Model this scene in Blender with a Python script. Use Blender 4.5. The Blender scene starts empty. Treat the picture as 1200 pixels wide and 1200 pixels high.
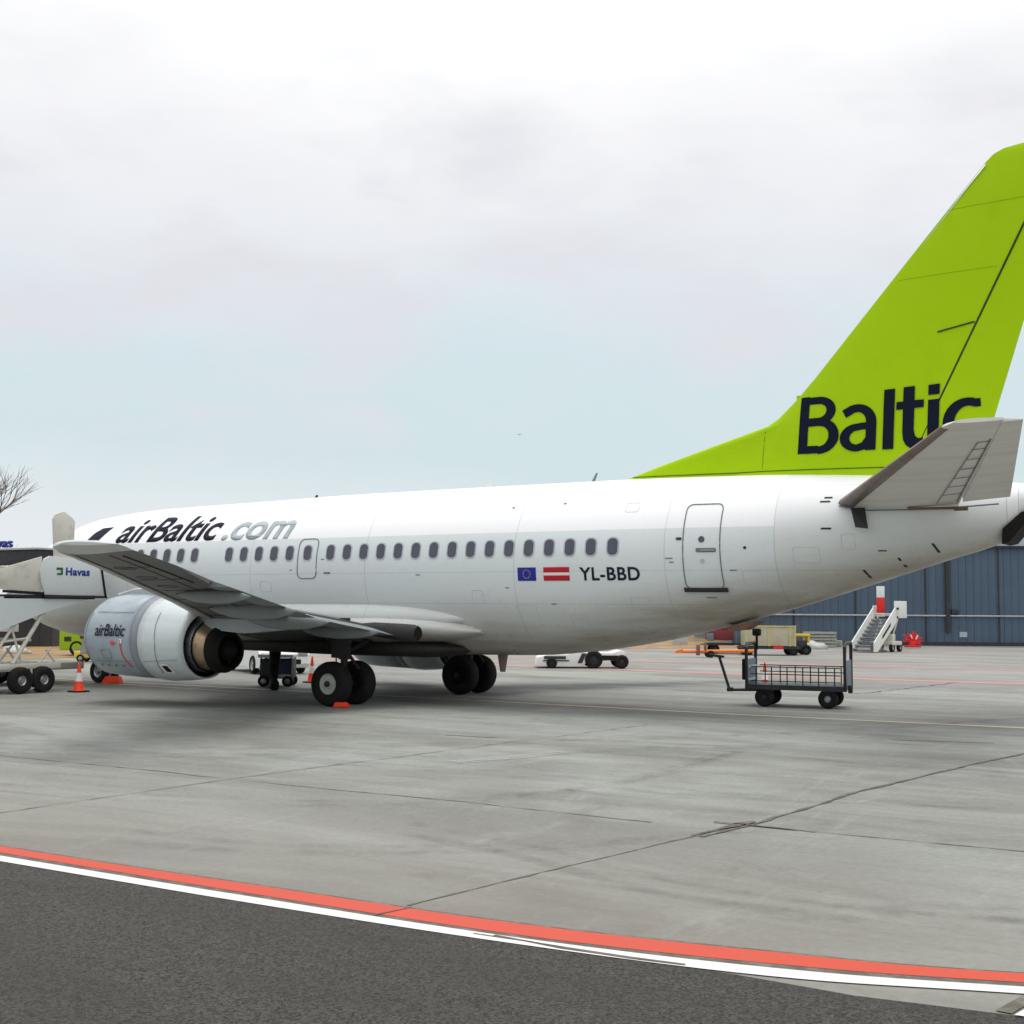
import bpy, bmesh, math, random
from mathutils import Vector, Matrix
from mathutils.bvhtree import BVHTree
random.seed(7)
SC = bpy.context.scene
COL = SC.collection
PI = math.pi
R = math.radians

# ------------------------------------------------------------------ materials
def new_mat(name):
    m = bpy.data.materials.new(name); m.use_nodes = True
    nt = m.node_tree; b = nt.nodes['Principled BSDF']
    return m, nt, b
def N(nt, t, **kw):
    n = nt.nodes.new(t)
    for k, v in kw.items():
        if k in n.inputs: n.inputs[k].default_value = v
        else: setattr(n, k, v)
    return n
def mixc(nt, fac, a, b, mode='MIX'):
    n = nt.nodes.new('ShaderNodeMix'); n.data_type = 'RGBA'; n.blend_type = mode
    for sock, v in ((n.inputs[0], fac), (n.inputs[6], a), (n.inputs[7], b)):
        if hasattr(v, 'type') and hasattr(v, 'is_output'): nt.links.new(v, sock)
        elif isinstance(v, (int, float)): sock.default_value = v
        else: sock.default_value = (*v, 1)
    return n.outputs[2]
def noise(nt, scale, detail=4, rough=.55, stretch=(1, 1, 1), coord='Object', dist=0, rot=0):
    tc = N(nt, 'ShaderNodeTexCoord'); mp = N(nt, 'ShaderNodeMapping')
    mp.inputs['Scale'].default_value = stretch
    mp.inputs['Rotation'].default_value = (0, 0, rot)
    nt.links.new(tc.outputs[coord], mp.inputs[0])
    n = N(nt, 'ShaderNodeTexNoise'); n.inputs['Scale'].default_value = scale
    n.inputs['Detail'].default_value = detail; n.inputs['Roughness'].default_value = rough
    n.inputs['Distortion'].default_value = dist
    nt.links.new(mp.outputs[0], n.inputs['Vector'])
    return n.outputs['Fac']
def ramp(nt, src, a, b, lo=0., hi=1.):
    n = N(nt, 'ShaderNodeMapRange'); n.inputs[1].default_value = a; n.inputs[2].default_value = b
    n.inputs[3].default_value = lo; n.inputs[4].default_value = hi
    n.interpolation_type = 'SMOOTHSTEP'
    nt.links.new(src, n.inputs[0]); return n.outputs[0]
def mth(nt, op, a, b=None, c=None):
    n = N(nt, 'ShaderNodeMath'); n.operation = op
    for i, v in enumerate((a, b, c)):
        if v is None: continue
        if isinstance(v, (int, float)): n.inputs[i].default_value = v
        else: nt.links.new(v, n.inputs[i])
    return n.outputs[0]
def objxyz(nt):
    tc = N(nt, 'ShaderNodeTexCoord'); s = N(nt, 'ShaderNodeSeparateXYZ')
    nt.links.new(tc.outputs['Object'], s.inputs[0]); return s.outputs
def bump(nt, b, h, strength=.2, dist=.02):
    n = N(nt, 'ShaderNodeBump'); n.inputs['Strength'].default_value = strength; n.inputs['Distance'].default_value = dist
    nt.links.new(h, n.inputs['Height']); nt.links.new(n.outputs[0], b.inputs['Normal'])

def paint(name, col, rough=.45, metal=0, dirt=.25, dcol=(.12, .1, .08), scale=3, spec=.4):
    m, nt, b = new_mat(name)
    f = ramp(nt, noise(nt, scale, 6, .65), .48, .78, 0, dirt)
    c = mixc(nt, f, col, dcol)
    nt.links.new(c, b.inputs['Base Color'])
    b.inputs['Roughness'].default_value = rough; b.inputs['Metallic'].default_value = metal
    b.inputs['Specular IOR Level'].default_value = spec
    nt.links.new(ramp(nt, noise(nt, scale * 4, 3), .3, .8, max(.05, rough - .08), min(1, rough + .18)), b.inputs['Roughness'])
    return m

M = {}
M['green'] = paint('lime_green_paint', (.39, .62, .0), .5, 0, .16, (.24, .38, .0), 1.6, .15)
M['navy'] = paint('navy_lettering_paint', (.012, .016, .032), .6, 0, .05, spec=.15)
M['palegrey'] = paint('pale_blue_grey_lettering', (.42, .49, .52), .5, 0, .05)
M['glass'] = paint('window_glass', (.06, .066, .095), .14, 0, .3, (.12, .12, .15), 12, .6)
M['rimgrey'] = paint('window_surround', (.5, .53, .55), .4, 0, .1)
M['seam'] = paint('seal_dark_grey', (.16, .2, .21), .6)
M['black'] = paint('black_rubber', (.012, .012, .012), .75, 0, .5, (.05, .045, .04), 6, .2)
M['darkmetal'] = paint('dark_grimy_metal', (.035, .036, .036), .55, .3, .4, (.08, .06, .04))
M['metal'] = paint('dull_steel', (.38, .39, .4), .38, .8, .3)
M['brushed'] = paint('leading_edge_metal', (.25, .19, .17), .42, .35, .45, (.09, .06, .05), 2)
M['wheelhub'] = paint('wheel_hub_pale', (.55, .57, .5), .5, 0, .3)
M['wingtop'] = paint('wing_grey_paint', (.52, .54, .54), .42, .0, .3, (.28, .26, .24), 1.5)
M['darkgreen'] = paint('dark_green_emblem', (.02, .12, .05), .5)
M['orange'] = paint('cone_orange_plastic', (.9, .055, .012), .5, 0, .12)
M['orangebar'] = paint('orange_tow_paint', (.85, .2, .02), .5, 0, .2)
M['white'] = paint('white_vehicle_paint', (.78, .79, .76), .4, 0, .25, (.35, .32, .27))
M['offwhite'] = paint('cream_frame_paint', (.62, .6, .52), .5, 0, .4, (.22, .18, .13))
M['panelwhite'] = paint('stair_panel_paint', (.62, .66, .66), .4, 0, .12, (.4, .4, .38))
M['reflective'] = paint('reflective_band', (.75, .75, .75), .3)
M['charcoal'] = paint('charcoal_steel', (.028, .032, .038), .5, .2, .3)
M['bluegrey'] = paint('blue_grey_mesh_paint', (.13, .18, .22), .5, 0, .3)
M['bluesign'] = paint('blue_sign_plastic', (.012, .03, .28), .4)
M['darkblue'] = paint('dark_blue_panel', (.02, .03, .12), .4)
M['yellow'] = paint('yellow_vehicle_paint', (.75, .5, .02), .45, 0, .2)
M['red'] = paint('signal_red_paint', (.72, .02, .015), .45, 0, .15)
M['maroon'] = paint('flag_maroon', (.45, .01, .02), .45, 0, .02)
M['flagblue'] = paint('flag_blue', (.015, .02, .28), .45, 0, .02)
M['gold'] = paint('flag_gold', (.8, .6, .02), .45, 0, .02)
M['cream'] = paint('cream_container_paint', (.46, .43, .31), .55, 0, .4)
M['creamframe'] = paint('pale_yellow_frame', (.55, .47, .2), .55, 0, .3)
M['pallet'] = paint('weathered_board', (.34, .35, .3), .8, 0, .4)
M['tarp'] = paint('grey_tarpaulin', (.45, .46, .46), .6, 0, .4)
M['limevan'] = paint('lime_van_paint', (.3, .5, .01), .45, 0, .2)
M['shed'] = paint('dark_shed_boards', (.035, .035, .04), .7, 0, .3)
M['palegreen'] = paint('pale_green_car_paint', (.5, .6, .56), .3, 0, .1)
M['carglass'] = paint('tinted_car_glass', (.05, .07, .075), .1, 0, .1)
M['bark'] = paint('bare_bark', (.13, .115, .1), .9, 0, .5)
M['brownhatch'] = paint('brown_panel', (.2, .11, .07), .6, 0, .4)
M['exhaust'] = paint('heat_stained_metal', (.4, .3, .19), .36, .75, .55, (.13, .06, .04), 3.5)
M['silver'] = paint('silver_nozzle_ring', (.45, .46, .5), .3, .85, .25)
M['soot_shade'] = paint('sooty_shaded_metal', (.012, .011, .01), .7, 0, .2, (.03, .025, .02), 4, .15)  # soot, and shade painted onto hubs, exhaust nozzle and housing end

def fuselage_mat():
    m, nt, b = new_mat('airliner_white_paint')
    X, Y, Z = objxyz(nt)
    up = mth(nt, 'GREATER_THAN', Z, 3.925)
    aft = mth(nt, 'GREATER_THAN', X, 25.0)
    side = mixc(nt, up, (.72, .765, .77), (.92, .92, .93))  # all-white livery; lower side greyed, light falloff and dirt painted in
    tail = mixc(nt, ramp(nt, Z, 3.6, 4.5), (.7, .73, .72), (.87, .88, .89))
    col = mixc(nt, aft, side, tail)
    # dirt with belly shade painted in: streaks running aft along the lower half, soft mottling everywhere
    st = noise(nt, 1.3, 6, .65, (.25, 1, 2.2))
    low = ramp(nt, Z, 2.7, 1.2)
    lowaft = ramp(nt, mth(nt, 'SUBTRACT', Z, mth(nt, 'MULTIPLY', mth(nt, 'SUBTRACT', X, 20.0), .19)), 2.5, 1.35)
    grime_shade = mth(nt, 'MULTIPLY', mth(nt, 'MAXIMUM', low, lowaft), ramp(nt, st, .28, .72, .5, .95))
    col = mixc(nt, grime_shade, col, (.3, .235, .165))
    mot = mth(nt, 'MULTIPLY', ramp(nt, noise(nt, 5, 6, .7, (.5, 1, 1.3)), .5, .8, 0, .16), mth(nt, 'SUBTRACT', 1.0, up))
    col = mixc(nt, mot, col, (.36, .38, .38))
    # skin lap joints
    lines = None
    for xs in (6.9, 11.4, 15.05, 19.2, 22.75, 25.0, 29.25):
        d = mth(nt, 'COMPARE', X, xs, .011)
        lines = d if lines is None else mth(nt, 'MAXIMUM', lines, d)
    for zs in (2.35, 3.05, 4.75):
        d = mth(nt, 'COMPARE', Z, zs, .007); lines = mth(nt, 'MAXIMUM', lines, d)
    col = mixc(nt, mth(nt, 'MULTIPLY', lines, .32), col, (.25, .27, .28))
    nt.links.new(col, b.inputs['Base Color'])
    b.inputs['Specular IOR Level'].default_value = .45
    nt.links.new(ramp(nt, noise(nt, 2, 4), .3, .8, .26, .5), b.inputs['Roughness'])
    bump(nt, b, noise(nt, 1.6, 2, .5, (1, 1, 1)), .12, .03)
    return m
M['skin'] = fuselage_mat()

def streak_mat(name, col, dcol, rough=.45, metal=0, sx=(.3, 3, 1), amt=.6, scale=1.4):
    m, nt, b = new_mat(name)
    f = ramp(nt, noise(nt, scale, 6, .65, sx), .4, .75, 0, amt)
    f2 = ramp(nt, noise(nt, 9, 4, .6), .5, .8, 0, amt * .4)
    c = mixc(nt, f2, mixc(nt, f, col, dcol), dcol)
    nt.links.new(c, b.inputs['Base Color'])
    b.inputs['Roughness'].default_value = rough; b.inputs['Metallic'].default_value = metal
    b.inputs['Specular IOR Level'].default_value = .4
    return m
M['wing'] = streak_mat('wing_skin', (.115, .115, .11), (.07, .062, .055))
M['tailskin'] = streak_mat('tailplane_skin', (.76, .735, .69), (.5, .46, .4), amt=.4)
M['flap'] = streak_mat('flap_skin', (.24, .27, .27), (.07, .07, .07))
M['keel'] = paint('shaded_keel_paint', (.045, .042, .04), .6, 0, .4, (.1, .08, .06), 2, .2)  # near-black so the shade under the belly sits in the colour
M['greenjoint'] = paint('green_skin_joint', (.26, .44, .0), .6, spec=.1)
M['finnavy'] = paint('fin_lettering_paint', (.012, .016, .03), .9, 0, .02, spec=.02)
M['hingeline'] = paint('dark_green_gap', (.03, .05, .01), .7)
M['slatpaint'] = streak_mat('slat_paint', (.5, .5, .46), (.2, .19, .17))
M['pylonpaint'] = streak_mat('pylon_paint', (.4, .45, .46), (.2, .2, .2))
M['cowl'] = streak_mat('fan_cowl_paint', (.36, .42, .46), (.19, .21, .24), .32, 0, (.6, .6, 1.5), .6, 1.6)
M['reverser'] = streak_mat('reverser_paint', (.6, .65, .66), (.36, .4, .41), .3, 0, (.4, 1, 2), .4, 1.5)

# ------------------------------------------------------------------ mesh helper
class MB:
    def __init__(s): s.bm = bmesh.new()
    def box(s, c, d, rot=None, bev=0):
        m = Matrix.Translation(Vector(c))
        if rot: m = m @ Matrix.Rotation(rot[2], 4, 'Z') @ Matrix.Rotation(rot[1], 4, 'Y') @ Matrix.Rotation(rot[0], 4, 'X')
        m = m @ Matrix.Diagonal((*d, 1))
        r = bmesh.ops.create_cube(s.bm, size=1, matrix=m)
        if bev:
            es = list({e for v in r['verts'] for e in v.link_edges})
            bmesh.ops.bevel(s.bm, geom=es, offset=bev, segments=2, affect='EDGES', profile=.6)
        return s
    def cyl(s, p0, p1, r0, r1=None, seg=16, cap=True):
        p0, p1 = Vector(p0), Vector(p1); r1 = r0 if r1 is None else r1
        d = p1 - p0; q = d.to_track_quat('Z', 'Y').to_matrix().to_4x4()
        m = Matrix.Translation((p0 + p1) / 2) @ q
        bmesh.ops.create_cone(s.bm, cap_ends=cap, segments=seg, radius1=r0, radius2=max(r1, 1e-4), depth=d.length, matrix=m)
        return s
    def tube(s, pts, r, seg=8, closed=False):
        pts = [Vector(p) for p in pts]; n = len(pts); rings = []
        rr = r if isinstance(r, (list, tuple)) else [r] * n
        for i, p in enumerate(pts):
            a = pts[(i - 1) % n] if (closed or i) else pts[i]; b = pts[(i + 1) % n] if (closed or i < n - 1) else pts[i]
            t = (b - a).normalized()
            u = t.cross(Vector((0, 0, 1)))
            if u.length < .05: u = t.cross(Vector((1, 0, 0)))
            u.normalize(); w = t.cross(u)
            rings.append([s.bm.verts.new(p + (u * math.cos(k * 2 * PI / seg) + w * math.sin(k * 2 * PI / seg)) * rr[i]) for k in range(seg)])
        for i in range(n if closed else n - 1):
            A, B = rings[i], rings[(i + 1) % n]
            for k in range(seg): s.bm.faces.new((A[k], A[(k + 1) % seg], B[(k + 1) % seg], B[k]))
        if not closed: s.bm.faces.new(rings[0][::-1]); s.bm.faces.new(rings[-1])
        return s
    def loft(s, rings, cap=True, closed=True):
        vr = [[s.bm.verts.new(p) for p in r] for r in rings]; n = len(vr[0])
        for i in range(len(vr) - 1):
            for k in range(n if closed else n - 1):
                s.bm.faces.new((vr[i][k], vr[i][(k + 1) % n], vr[i + 1][(k + 1) % n], vr[i + 1][k]))
        if cap: s.bm.faces.new(vr[0][::-1]); s.bm.faces.new(vr[-1])
        return s
    def prism(s, poly, axis, a, b):
        """polygon in the plane across axis (0 x, 1 y, 2 z), from a to b along it"""
        def pt(p, t):
            q = list(p); q.insert(axis, t); return q
        return s.loft([[pt(p, a) for p in poly], [pt(p, b) for p in poly]])
    def lathe(s, prof, c, axis='Y', seg=28, cap=False):
        """prof: (along, radius)"""
        rings = []
        for t, r in prof:
            ring = []
            for k in range(seg):
                a = 2 * PI * k / seg; u, w = r * math.cos(a), r * math.sin(a)
                ring.append((c[0] + u, c[1] + t, c[2] + w) if axis == 'Y' else (c[0] + t, c[1] + u, c[2] + w) if axis == 'X' else (c[0] + u, c[1] + w, c[2] + t))
            rings.append(ring)
        return s.loft(rings, cap)
    def sheet(s, pts, z=0):
        s.bm.faces.new([s.bm.verts.new((p[0], p[1], z)) for p in pts]); return s
    def build(s, name, mat, parent=None, smooth=35, bev=0):
        bmesh.ops.recalc_face_normals(s.bm, faces=s.bm.faces)
        if bev:
            bmesh.ops.bevel(s.bm, geom=list(s.bm.edges), offset=bev, segments=2, affect='EDGES', profile=.6, clamp_overlap=True)
        me = bpy.data.meshes.new(name); s.bm.to_mesh(me); s.bm.free()
        o = bpy.data.objects.new(name, me); COL.objects.link(o)
        me.materials.append(M[mat] if isinstance(mat, str) else mat)
        if smooth: me.shade_smooth(); me.set_sharp_from_angle(angle=R(smooth))
        if parent is not None: o.parent = parent
        return o
def thing(name, label, cat, loc=(0, 0, 0), rz=0, group=None):
    o = bpy.data.objects.new(name, None); COL.objects.link(o)
    o.location = loc; o.rotation_euler = (0, 0, rz); o.empty_display_size = .2
    return tag(o, label, cat, group)
def tag(o, label, cat, group=None):
    o['label'] = label; o['category'] = cat
    if group: o['group'] = group
    return o
def kind(o, k='structure'):
    o['kind'] = k; return o
def copy_tree(o, parent=None):
    c = o.copy(); COL.objects.link(c)
    if parent: c.parent = parent
    for ch in list(o.children): copy_tree(ch, c)
    return c

def pchip(tab):
    xs = [a for a, _ in tab]; ys = [b for _, b in tab]; n = len(xs)
    d = [(ys[i + 1] - ys[i]) / (xs[i + 1] - xs[i]) for i in range(n - 1)]
    m = [d[0]] + [0 if d[i - 1] * d[i] <= 0 else 2 * d[i - 1] * d[i] / (d[i - 1] + d[i]) for i in range(1, n - 1)] + [d[-1]]
    def f(x):
        if x <= xs[0]: return ys[0]
        if x >= xs[-1]: return ys[-1]
        i = max(k for k in range(n - 1) if xs[k] <= x); h = xs[i + 1] - xs[i]; t = (x - xs[i]) / h
        return ((2*t**3 - 3*t*t + 1) * ys[i] + (t**3 - 2*t*t + t) * h * m[i] + (-2*t**3 + 3*t*t) * ys[i + 1] + (t**3 - t*t) * h * m[i + 1])
    return f

# ------------------------------------------------------------------ airliner
A = thing('airliner', 'white twin-engine passenger jet with lime green tail fin, parked on the apron', 'airplane')
ztop = pchip([(0, 2.72), (.15, 2.98), (.5, 3.2), (1.1, 3.46), (1.8, 3.74), (2.4, 4.14), (3.2, 4.52), (4.1, 4.78), (6.5, 4.98), (9.8, 5.05), (14, 5.13), (21, 5.15), (24.4, 5.1), (26.5, 5.0), (28.2, 4.86), (29.3, 4.72), (29.9, 4.62)])
zbot = pchip([(0, 2.68), (.15, 2.4), (.5, 2.15), (1.1, 1.85), (2, 1.55), (3.5, 1.3), (5, 1.2), (8, 1.16), (17, 1.14), (18.8, 1.17), (20.4, 1.31), (22.1, 1.58), (23.7, 1.96), (25.4, 2.42), (26.7, 2.82), (28.1, 3.26), (29.2, 3.62), (29.9, 4.3)])
hwid = pchip([(0, .03), (.15, .34), (.5, .68), (1.1, 1.04), (2, 1.42), (3, 1.66), (4.5, 1.82), (6, 1.88), (19, 1.88), (21, 1.84), (23, 1.69), (25, 1.38), (27, .97), (28.5, .64), (29.9, .3)])
zmid = pchip([(0, 2.7), (2, 2.85), (4, 3.1), (6, 3.2), (19, 3.22), (22, 3.36), (24, 3.58), (27, 4.02), (29.3, 4.3), (29.9, 4.45)])
def fus_ring(x, n=72):
    zt, zb, h, zm = ztop(x), zbot(x), hwid(x), zmid(x); r = []
    for k in range(n):
        a = 2 * PI * k / n; s_, c_ = math.sin(a), math.cos(a)
        r.append((x, h * c_, zm + (zt - zm if s_ > 0 else zm - zb) * s_))
    return r
xs = [0, .03, .08, .15, .3, .5, .8, 1.1, 1.5, 2, 2.4, 2.8, 3.2, 3.7, 4.2, 4.8, 5.5, 6.5]
x = 7
while x < 29.3: xs.append(round(x, 3)); x += .45
xs += [29.3, 29.45]
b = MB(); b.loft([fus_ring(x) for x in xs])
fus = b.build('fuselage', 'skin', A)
fus_ring_pts = fus_ring(29.45)
# open tail exhaust: a dark duct inside a slanted white collar
b = MB()
r0 = fus_ring(29.452, 40); cz = (ztop(29.45) + zbot(29.45)) / 2
def scl(r, x, s, dz=0, sl=0): return [(x + sl * (p[2] - cz), p[1] * s, cz + (p[2] - cz) * s + dz) for p in r]
b.loft([scl(r0, 29.455, 1.0), scl(r0, 29.75, .82, .1, .35), scl(r0, 29.78, .74, .1, .35), scl(r0, 29.6, .7, .08, .3)], cap=False)
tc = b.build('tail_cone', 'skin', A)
b = MB(); b.loft([scl(r0, 29.74, .75, .1, .35), scl(r0, 29.63, .72, .1, .3)])
b.build('exhaust_opening', 'soot_shade', tc)
b = MB(); b.prism([(29.14, 3.53), (29.28, 3.56), (29.8, 4.2), (29.5, 4.12), (29.16, 3.82)], 1, -.42, .42)
b.build('lower_vent', 'soot_shade', tc)

def bvh(o):
    dg = bpy.context.evaluated_depsgraph_get(); return BVHTree.FromObject(o, dg)
def decal(bm, tree, off=.006, cuts=0, thick=.004, ydir=1):
    """verts hold (x, ?, z): drop every vertex onto the tree from the port side, then give it thickness"""
    if cuts:
        zs = [v.co.z for v in bm.verts]; xs_ = [v.co.x for v in bm.verts]
        for i in range(1, cuts):
            z = min(zs) + (max(zs) - min(zs)) * i / cuts
            bmesh.ops.bisect_plane(bm, geom=bm.verts[:] + bm.edges[:] + bm.faces[:], plane_co=(0, 0, z), plane_no=(0, 0, 1))
    dead = []
    for v in bm.verts:
        h = tree.ray_cast(Vector((v.co.x, -20 * ydir, v.co.z)), Vector((0, ydir, 0)))
        if h[0] is None: dead.append(v); continue
        n = h[1] if h[1].y * ydir < 0 else -h[1]
        v.co = h[0] + n * off
    if dead: bmesh.ops.delete(bm, geom=dead, context='VERTS')
    return bm
def solid(o, t):
    md = o.modifiers.new('thickness', 'SOLIDIFY'); md.thickness = t; md.offset = 0
    return o
FT = bvh(fus)
def rrect(cx, cz, w, h, r, n=5, lean=0):
    pts = []
    for q, (sx, sz) in enumerate(((1, 1), (-1, 1), (-1, -1), (1, -1))):
        for k in range(n + 1):
            a = PI / 2 * q + PI / 2 * k / n
            px = cx + sx * (w / 2 - r) + r * math.cos(a); pz = cz + sz * (h / 2 - r) + r * math.sin(a)
            pts.append((px + lean * (pz - cz), pz))
    return pts
def plate(name, mat, poly, tree, parent, off=.006, cuts=0, t=.006, ydir=1, smooth=0):
    b = MB(); b.bm.faces.new([b.bm.verts.new((p[0], 0, p[1])) for p in poly])
    if cuts: bmesh.ops.triangulate(b.bm, faces=b.bm.faces)
    decal(b.bm, tree, off, cuts, ydir=ydir)
    return solid(b.build(name, mat, parent, smooth), t)
def ring_line(name, mat, poly, tree, parent, r=.012, off=.004, closed=True):
    pts = []
    n = len(poly)
    for i in range(n if closed else n - 1):
        a, c = poly[i], poly[(i + 1) % n]; k = max(1, int(math.dist(a, c) / .12))
        for j in range(k): pts.append((a[0] + (c[0] - a[0]) * j / k, a[1] + (c[1] - a[1]) * j / k))
    if not closed: pts.append(poly[-1])
    P3 = []
    for p in pts:
        h = tree.ray_cast(Vector((p[0], -20, p[1])), Vector((0, 1, 0)))
        if h[0] is not None: P3.append(h[0] + Vector((0, -off, 0)))
    b = MB(); b.tube(P3, r, 6, closed); return b.build(name, mat, parent, 60)
def text_bm(txt, x0, z0, w, h, shear=0, bold=0, spacing=1.0, slope=0):
    """text outline scaled into the box x0..x0+w, cap height h, standing in the xz plane"""
    cu = bpy.data.curves.new('t', 'FONT'); cu.body = txt; cu.size = 1; cu.offset = bold; cu.space_character = spacing
    cu.resolution_u = 5
    o = bpy.data.objects.new('t', cu); COL.objects.link(o)
    dg = bpy.context.evaluated_depsgraph_get(); me = bpy.data.meshes.new_from_object(o.evaluated_get(dg))
    bpy.data.objects.remove(o); bpy.data.curves.remove(cu)
    bm = bmesh.new(); bm.from_mesh(me); bpy.data.meshes.remove(me)
    X = [v.co.x for v in bm.verts]; mx, mn = max(X), min(X); H = max(v.co.y for v in bm.verts)
    for v in bm.verts:
        px, py = (v.co.x - mn) / (mx - mn), v.co.y / H
        v.co = (x0 + px * w + py * h * shear, 0, z0 + py * h + slope * px * w)
    return bm
def lettering(name, mat, txt, x0, z0, w, h, tree, parent, shear=0, bold=0, off=.006, cuts=10, spacing=1.0, slope=0, t=.004):
    b = MB(); b.bm.free(); b.bm = text_bm(txt, x0, z0, w, h, shear, bold, spacing, slope)
    decal(b.bm, tree, off, cuts)
    return solid(b.build(name, mat, parent, 0), t)

lettering('lettering', 'navy', 'airBaltic', 6.18, 3.97, 3.76, .67, FT, fus, .33, .02)
lettering('lettering', 'palegrey', '.com', 10.2, 3.96, 2.3, .45, FT, fus, .33, .022)
lettering('registration', 'navy', 'YL-BBD', 20.82, 2.86, 1.38, .27, FT, fus, 0, .02, spacing=1.08)
plate('union_flag_patch', 'flagblue', [(19.3, 2.85), (19.76, 2.85), (19.76, 3.14), (19.3, 3.14)], FT, fus, .006, 4)
b = MB()
for k in range(12):
    a = 2 * PI * k / 12; cx_, cz_ = 19.53 + .09 * math.cos(a), 2.995 + .09 * math.sin(a)
    b.bm.faces.new([b.bm.verts.new((cx_ + (.015 if j % 2 == 0 else .006) * math.sin(j * PI / 5), 0, cz_ + (.015 if j % 2 == 0 else .006) * math.cos(j * PI / 5))) for j in range(10)])
decal(b.bm, FT, .012); solid(b.build('flag_star_ring', 'gold', fus, 0), .003)
for i, (z0, z1, mt) in enumerate(((2.85, 2.965, 'maroon'), (2.965, 3.025, 'white'), (3.025, 3.14, 'maroon'))):
    plate('striped_flag_band', mt, [(19.95, z0), (20.58, z0), (20.58, z1), (19.95, z1)], FT, fus, .006, 2)
# dark patch forward of the lettering
plate('dark_marking', 'navy', [(4.95, 4.07), (5.48, 4.05), (5.74, 4.42), (5.3, 4.4), (5.1, 4.28)], FT, fus, .006, 6)

# cabin windows
WX = [21.6 - .508 * i for i in range(15)] + [13.98, 13.26, 12.68, 12.17, 11.66, 11.15, 10.64, 9.42, 8.91, 8.4, 7.89, 7.38, 6.87, 6.36]
for i, wx in enumerate(WX):
    w = ring = plate('window', 'rimgrey', rrect(wx, 3.563, .29, .41, .115, 6), FT, A, .006, 0, .008)
    plate('pane', 'glass', rrect(wx, 3.563, .225, .345, .095, 6), FT, w, .016, 0, .006)
# starboard windows
FTS = FT
for wx in WX:
    plate('window', 'glass', rrect(wx, 3.563, .24, .36, .1, 5), FT, A, .008, 0, .008, ydir=-1)
# aft entry door, overwing exit, forward door
def door(x0, x1, z0, z1, r, lab=None, handle=True, nm='door'):
    d = ring_line(nm, 'seam', rrect((x0 + x1) / 2, (z0 + z1) / 2, x1 - x0, z1 - z0, r, 5), FT, A, .013)
    return d
d = door(23.15, 23.92, 2.68, 4.42, .12)
plate('sill', 'darkmetal', [(23.1, 2.63), (23.97, 2.63), (23.97, 2.7), (23.1, 2.7)], FT, d, .02, 0, .05)
plate('viewport', 'glass', rrect(23.54, 3.68, .13, .13, .064, 5), FT, d, .01)
plate('handle_recess', 'seam', rrect(23.63, 3.46, .42, .085, .03, 3), FT, d, .006)
plate('handle', 'metal', rrect(23.67, 3.46, .3, .035, .015, 3), FT, d, .022, 0, .02)
plate('vent_plate', 'rimgrey', rrect(23.55, 3.24, .09, .09, .04, 4), FT, d, .006)
plate('hinge', 'darkmetal', rrect(23.06, 3.7, .12, .05, .02, 3), FT, d, .01, 0, .02)
d = door(12.96, 13.56, 2.94, 3.91, .14, nm='emergency_exit')
plate('sensor_port', 'darkmetal', rrect(24.42, 3.5, .06, .06, .028, 4), FT, A, .006)
plate('vent_slot', 'seam', rrect(13.9, 3.07, .2, .04, .018, 3), FT, A, .01)
for p in ((18.9, 4.5), (20.2, 4.55)): plate('fastener_plate', 'seam', rrect(p[0], p[1], .06, .03, .012, 3), FT, A, .006)
# small static ports, drain marks and slots near the tail
for (cx_, cz_, w_, h_, l_) in ((26.0, 4.48, .16, .03, 0), (25.95, 4.4, .2, .03, 0), (26.0, 3.86, .2, .035, .3), (26.62, 2.98, .05, .15, -.5), (27.3, 3.2, .05, .17, -.5), (27.95, 3.47, .05, .17, -.5), (27.0, 3.42, .16, .02, .1)):
    plate('slot', 'darkmetal', rrect(cx_, cz_, w_, h_, .012, 3, l_), FT, A, .006)
# blade antennas on the crown, beacon, hatch and mast under the belly
def blade(x, z, h, c, y=0, sgn=1, lean=.4, mat='white', nm='antenna'):
    b = MB(); b.loft([[(x - c / 2, y, z), (x, y - .02, z), (x + c / 2, y, z), (x, y + .02, z)],
                      [(x - c / 4 + lean * h, y, z + sgn * h), (x + lean * h, y - .01, z + sgn * h), (x + c / 4 + lean * h, y, z + sgn * h), (x + lean * h, y + .01, z + sgn * h)]])
    return b.build(nm, mat, A)
blade(11.9, 5.08, .1, .14, mat='darkmetal'); blade(20.15, 5.13, .22, .1, mat='seam', lean=.5); blade(17.3, 5.13, .12, .2)
blade(17.75, 1.17, .42, .3, 0, -1, -.0, 'brushed', 'drain_mast')
b = MB(); b.prism([(23.55, 1.9), (24.25, 2.03), (24.2, 2.0), (23.95, 1.84), (23.6, 1.8)], 1, -.35, .1); b.build('belly_hatch', 'brownhatch', A)
b = MB(); b.loft([[(26.5, -1.2, 4.25), (26.75, -1.1, 4.25), (26.72, -1.05, 4.2)], [(26.62, -1.3, 3.86), (26.86, -1.26, 3.83), (26.84, -1.2, 3.85)]]); b.build('probe', 'darkmetal', A)

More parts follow.
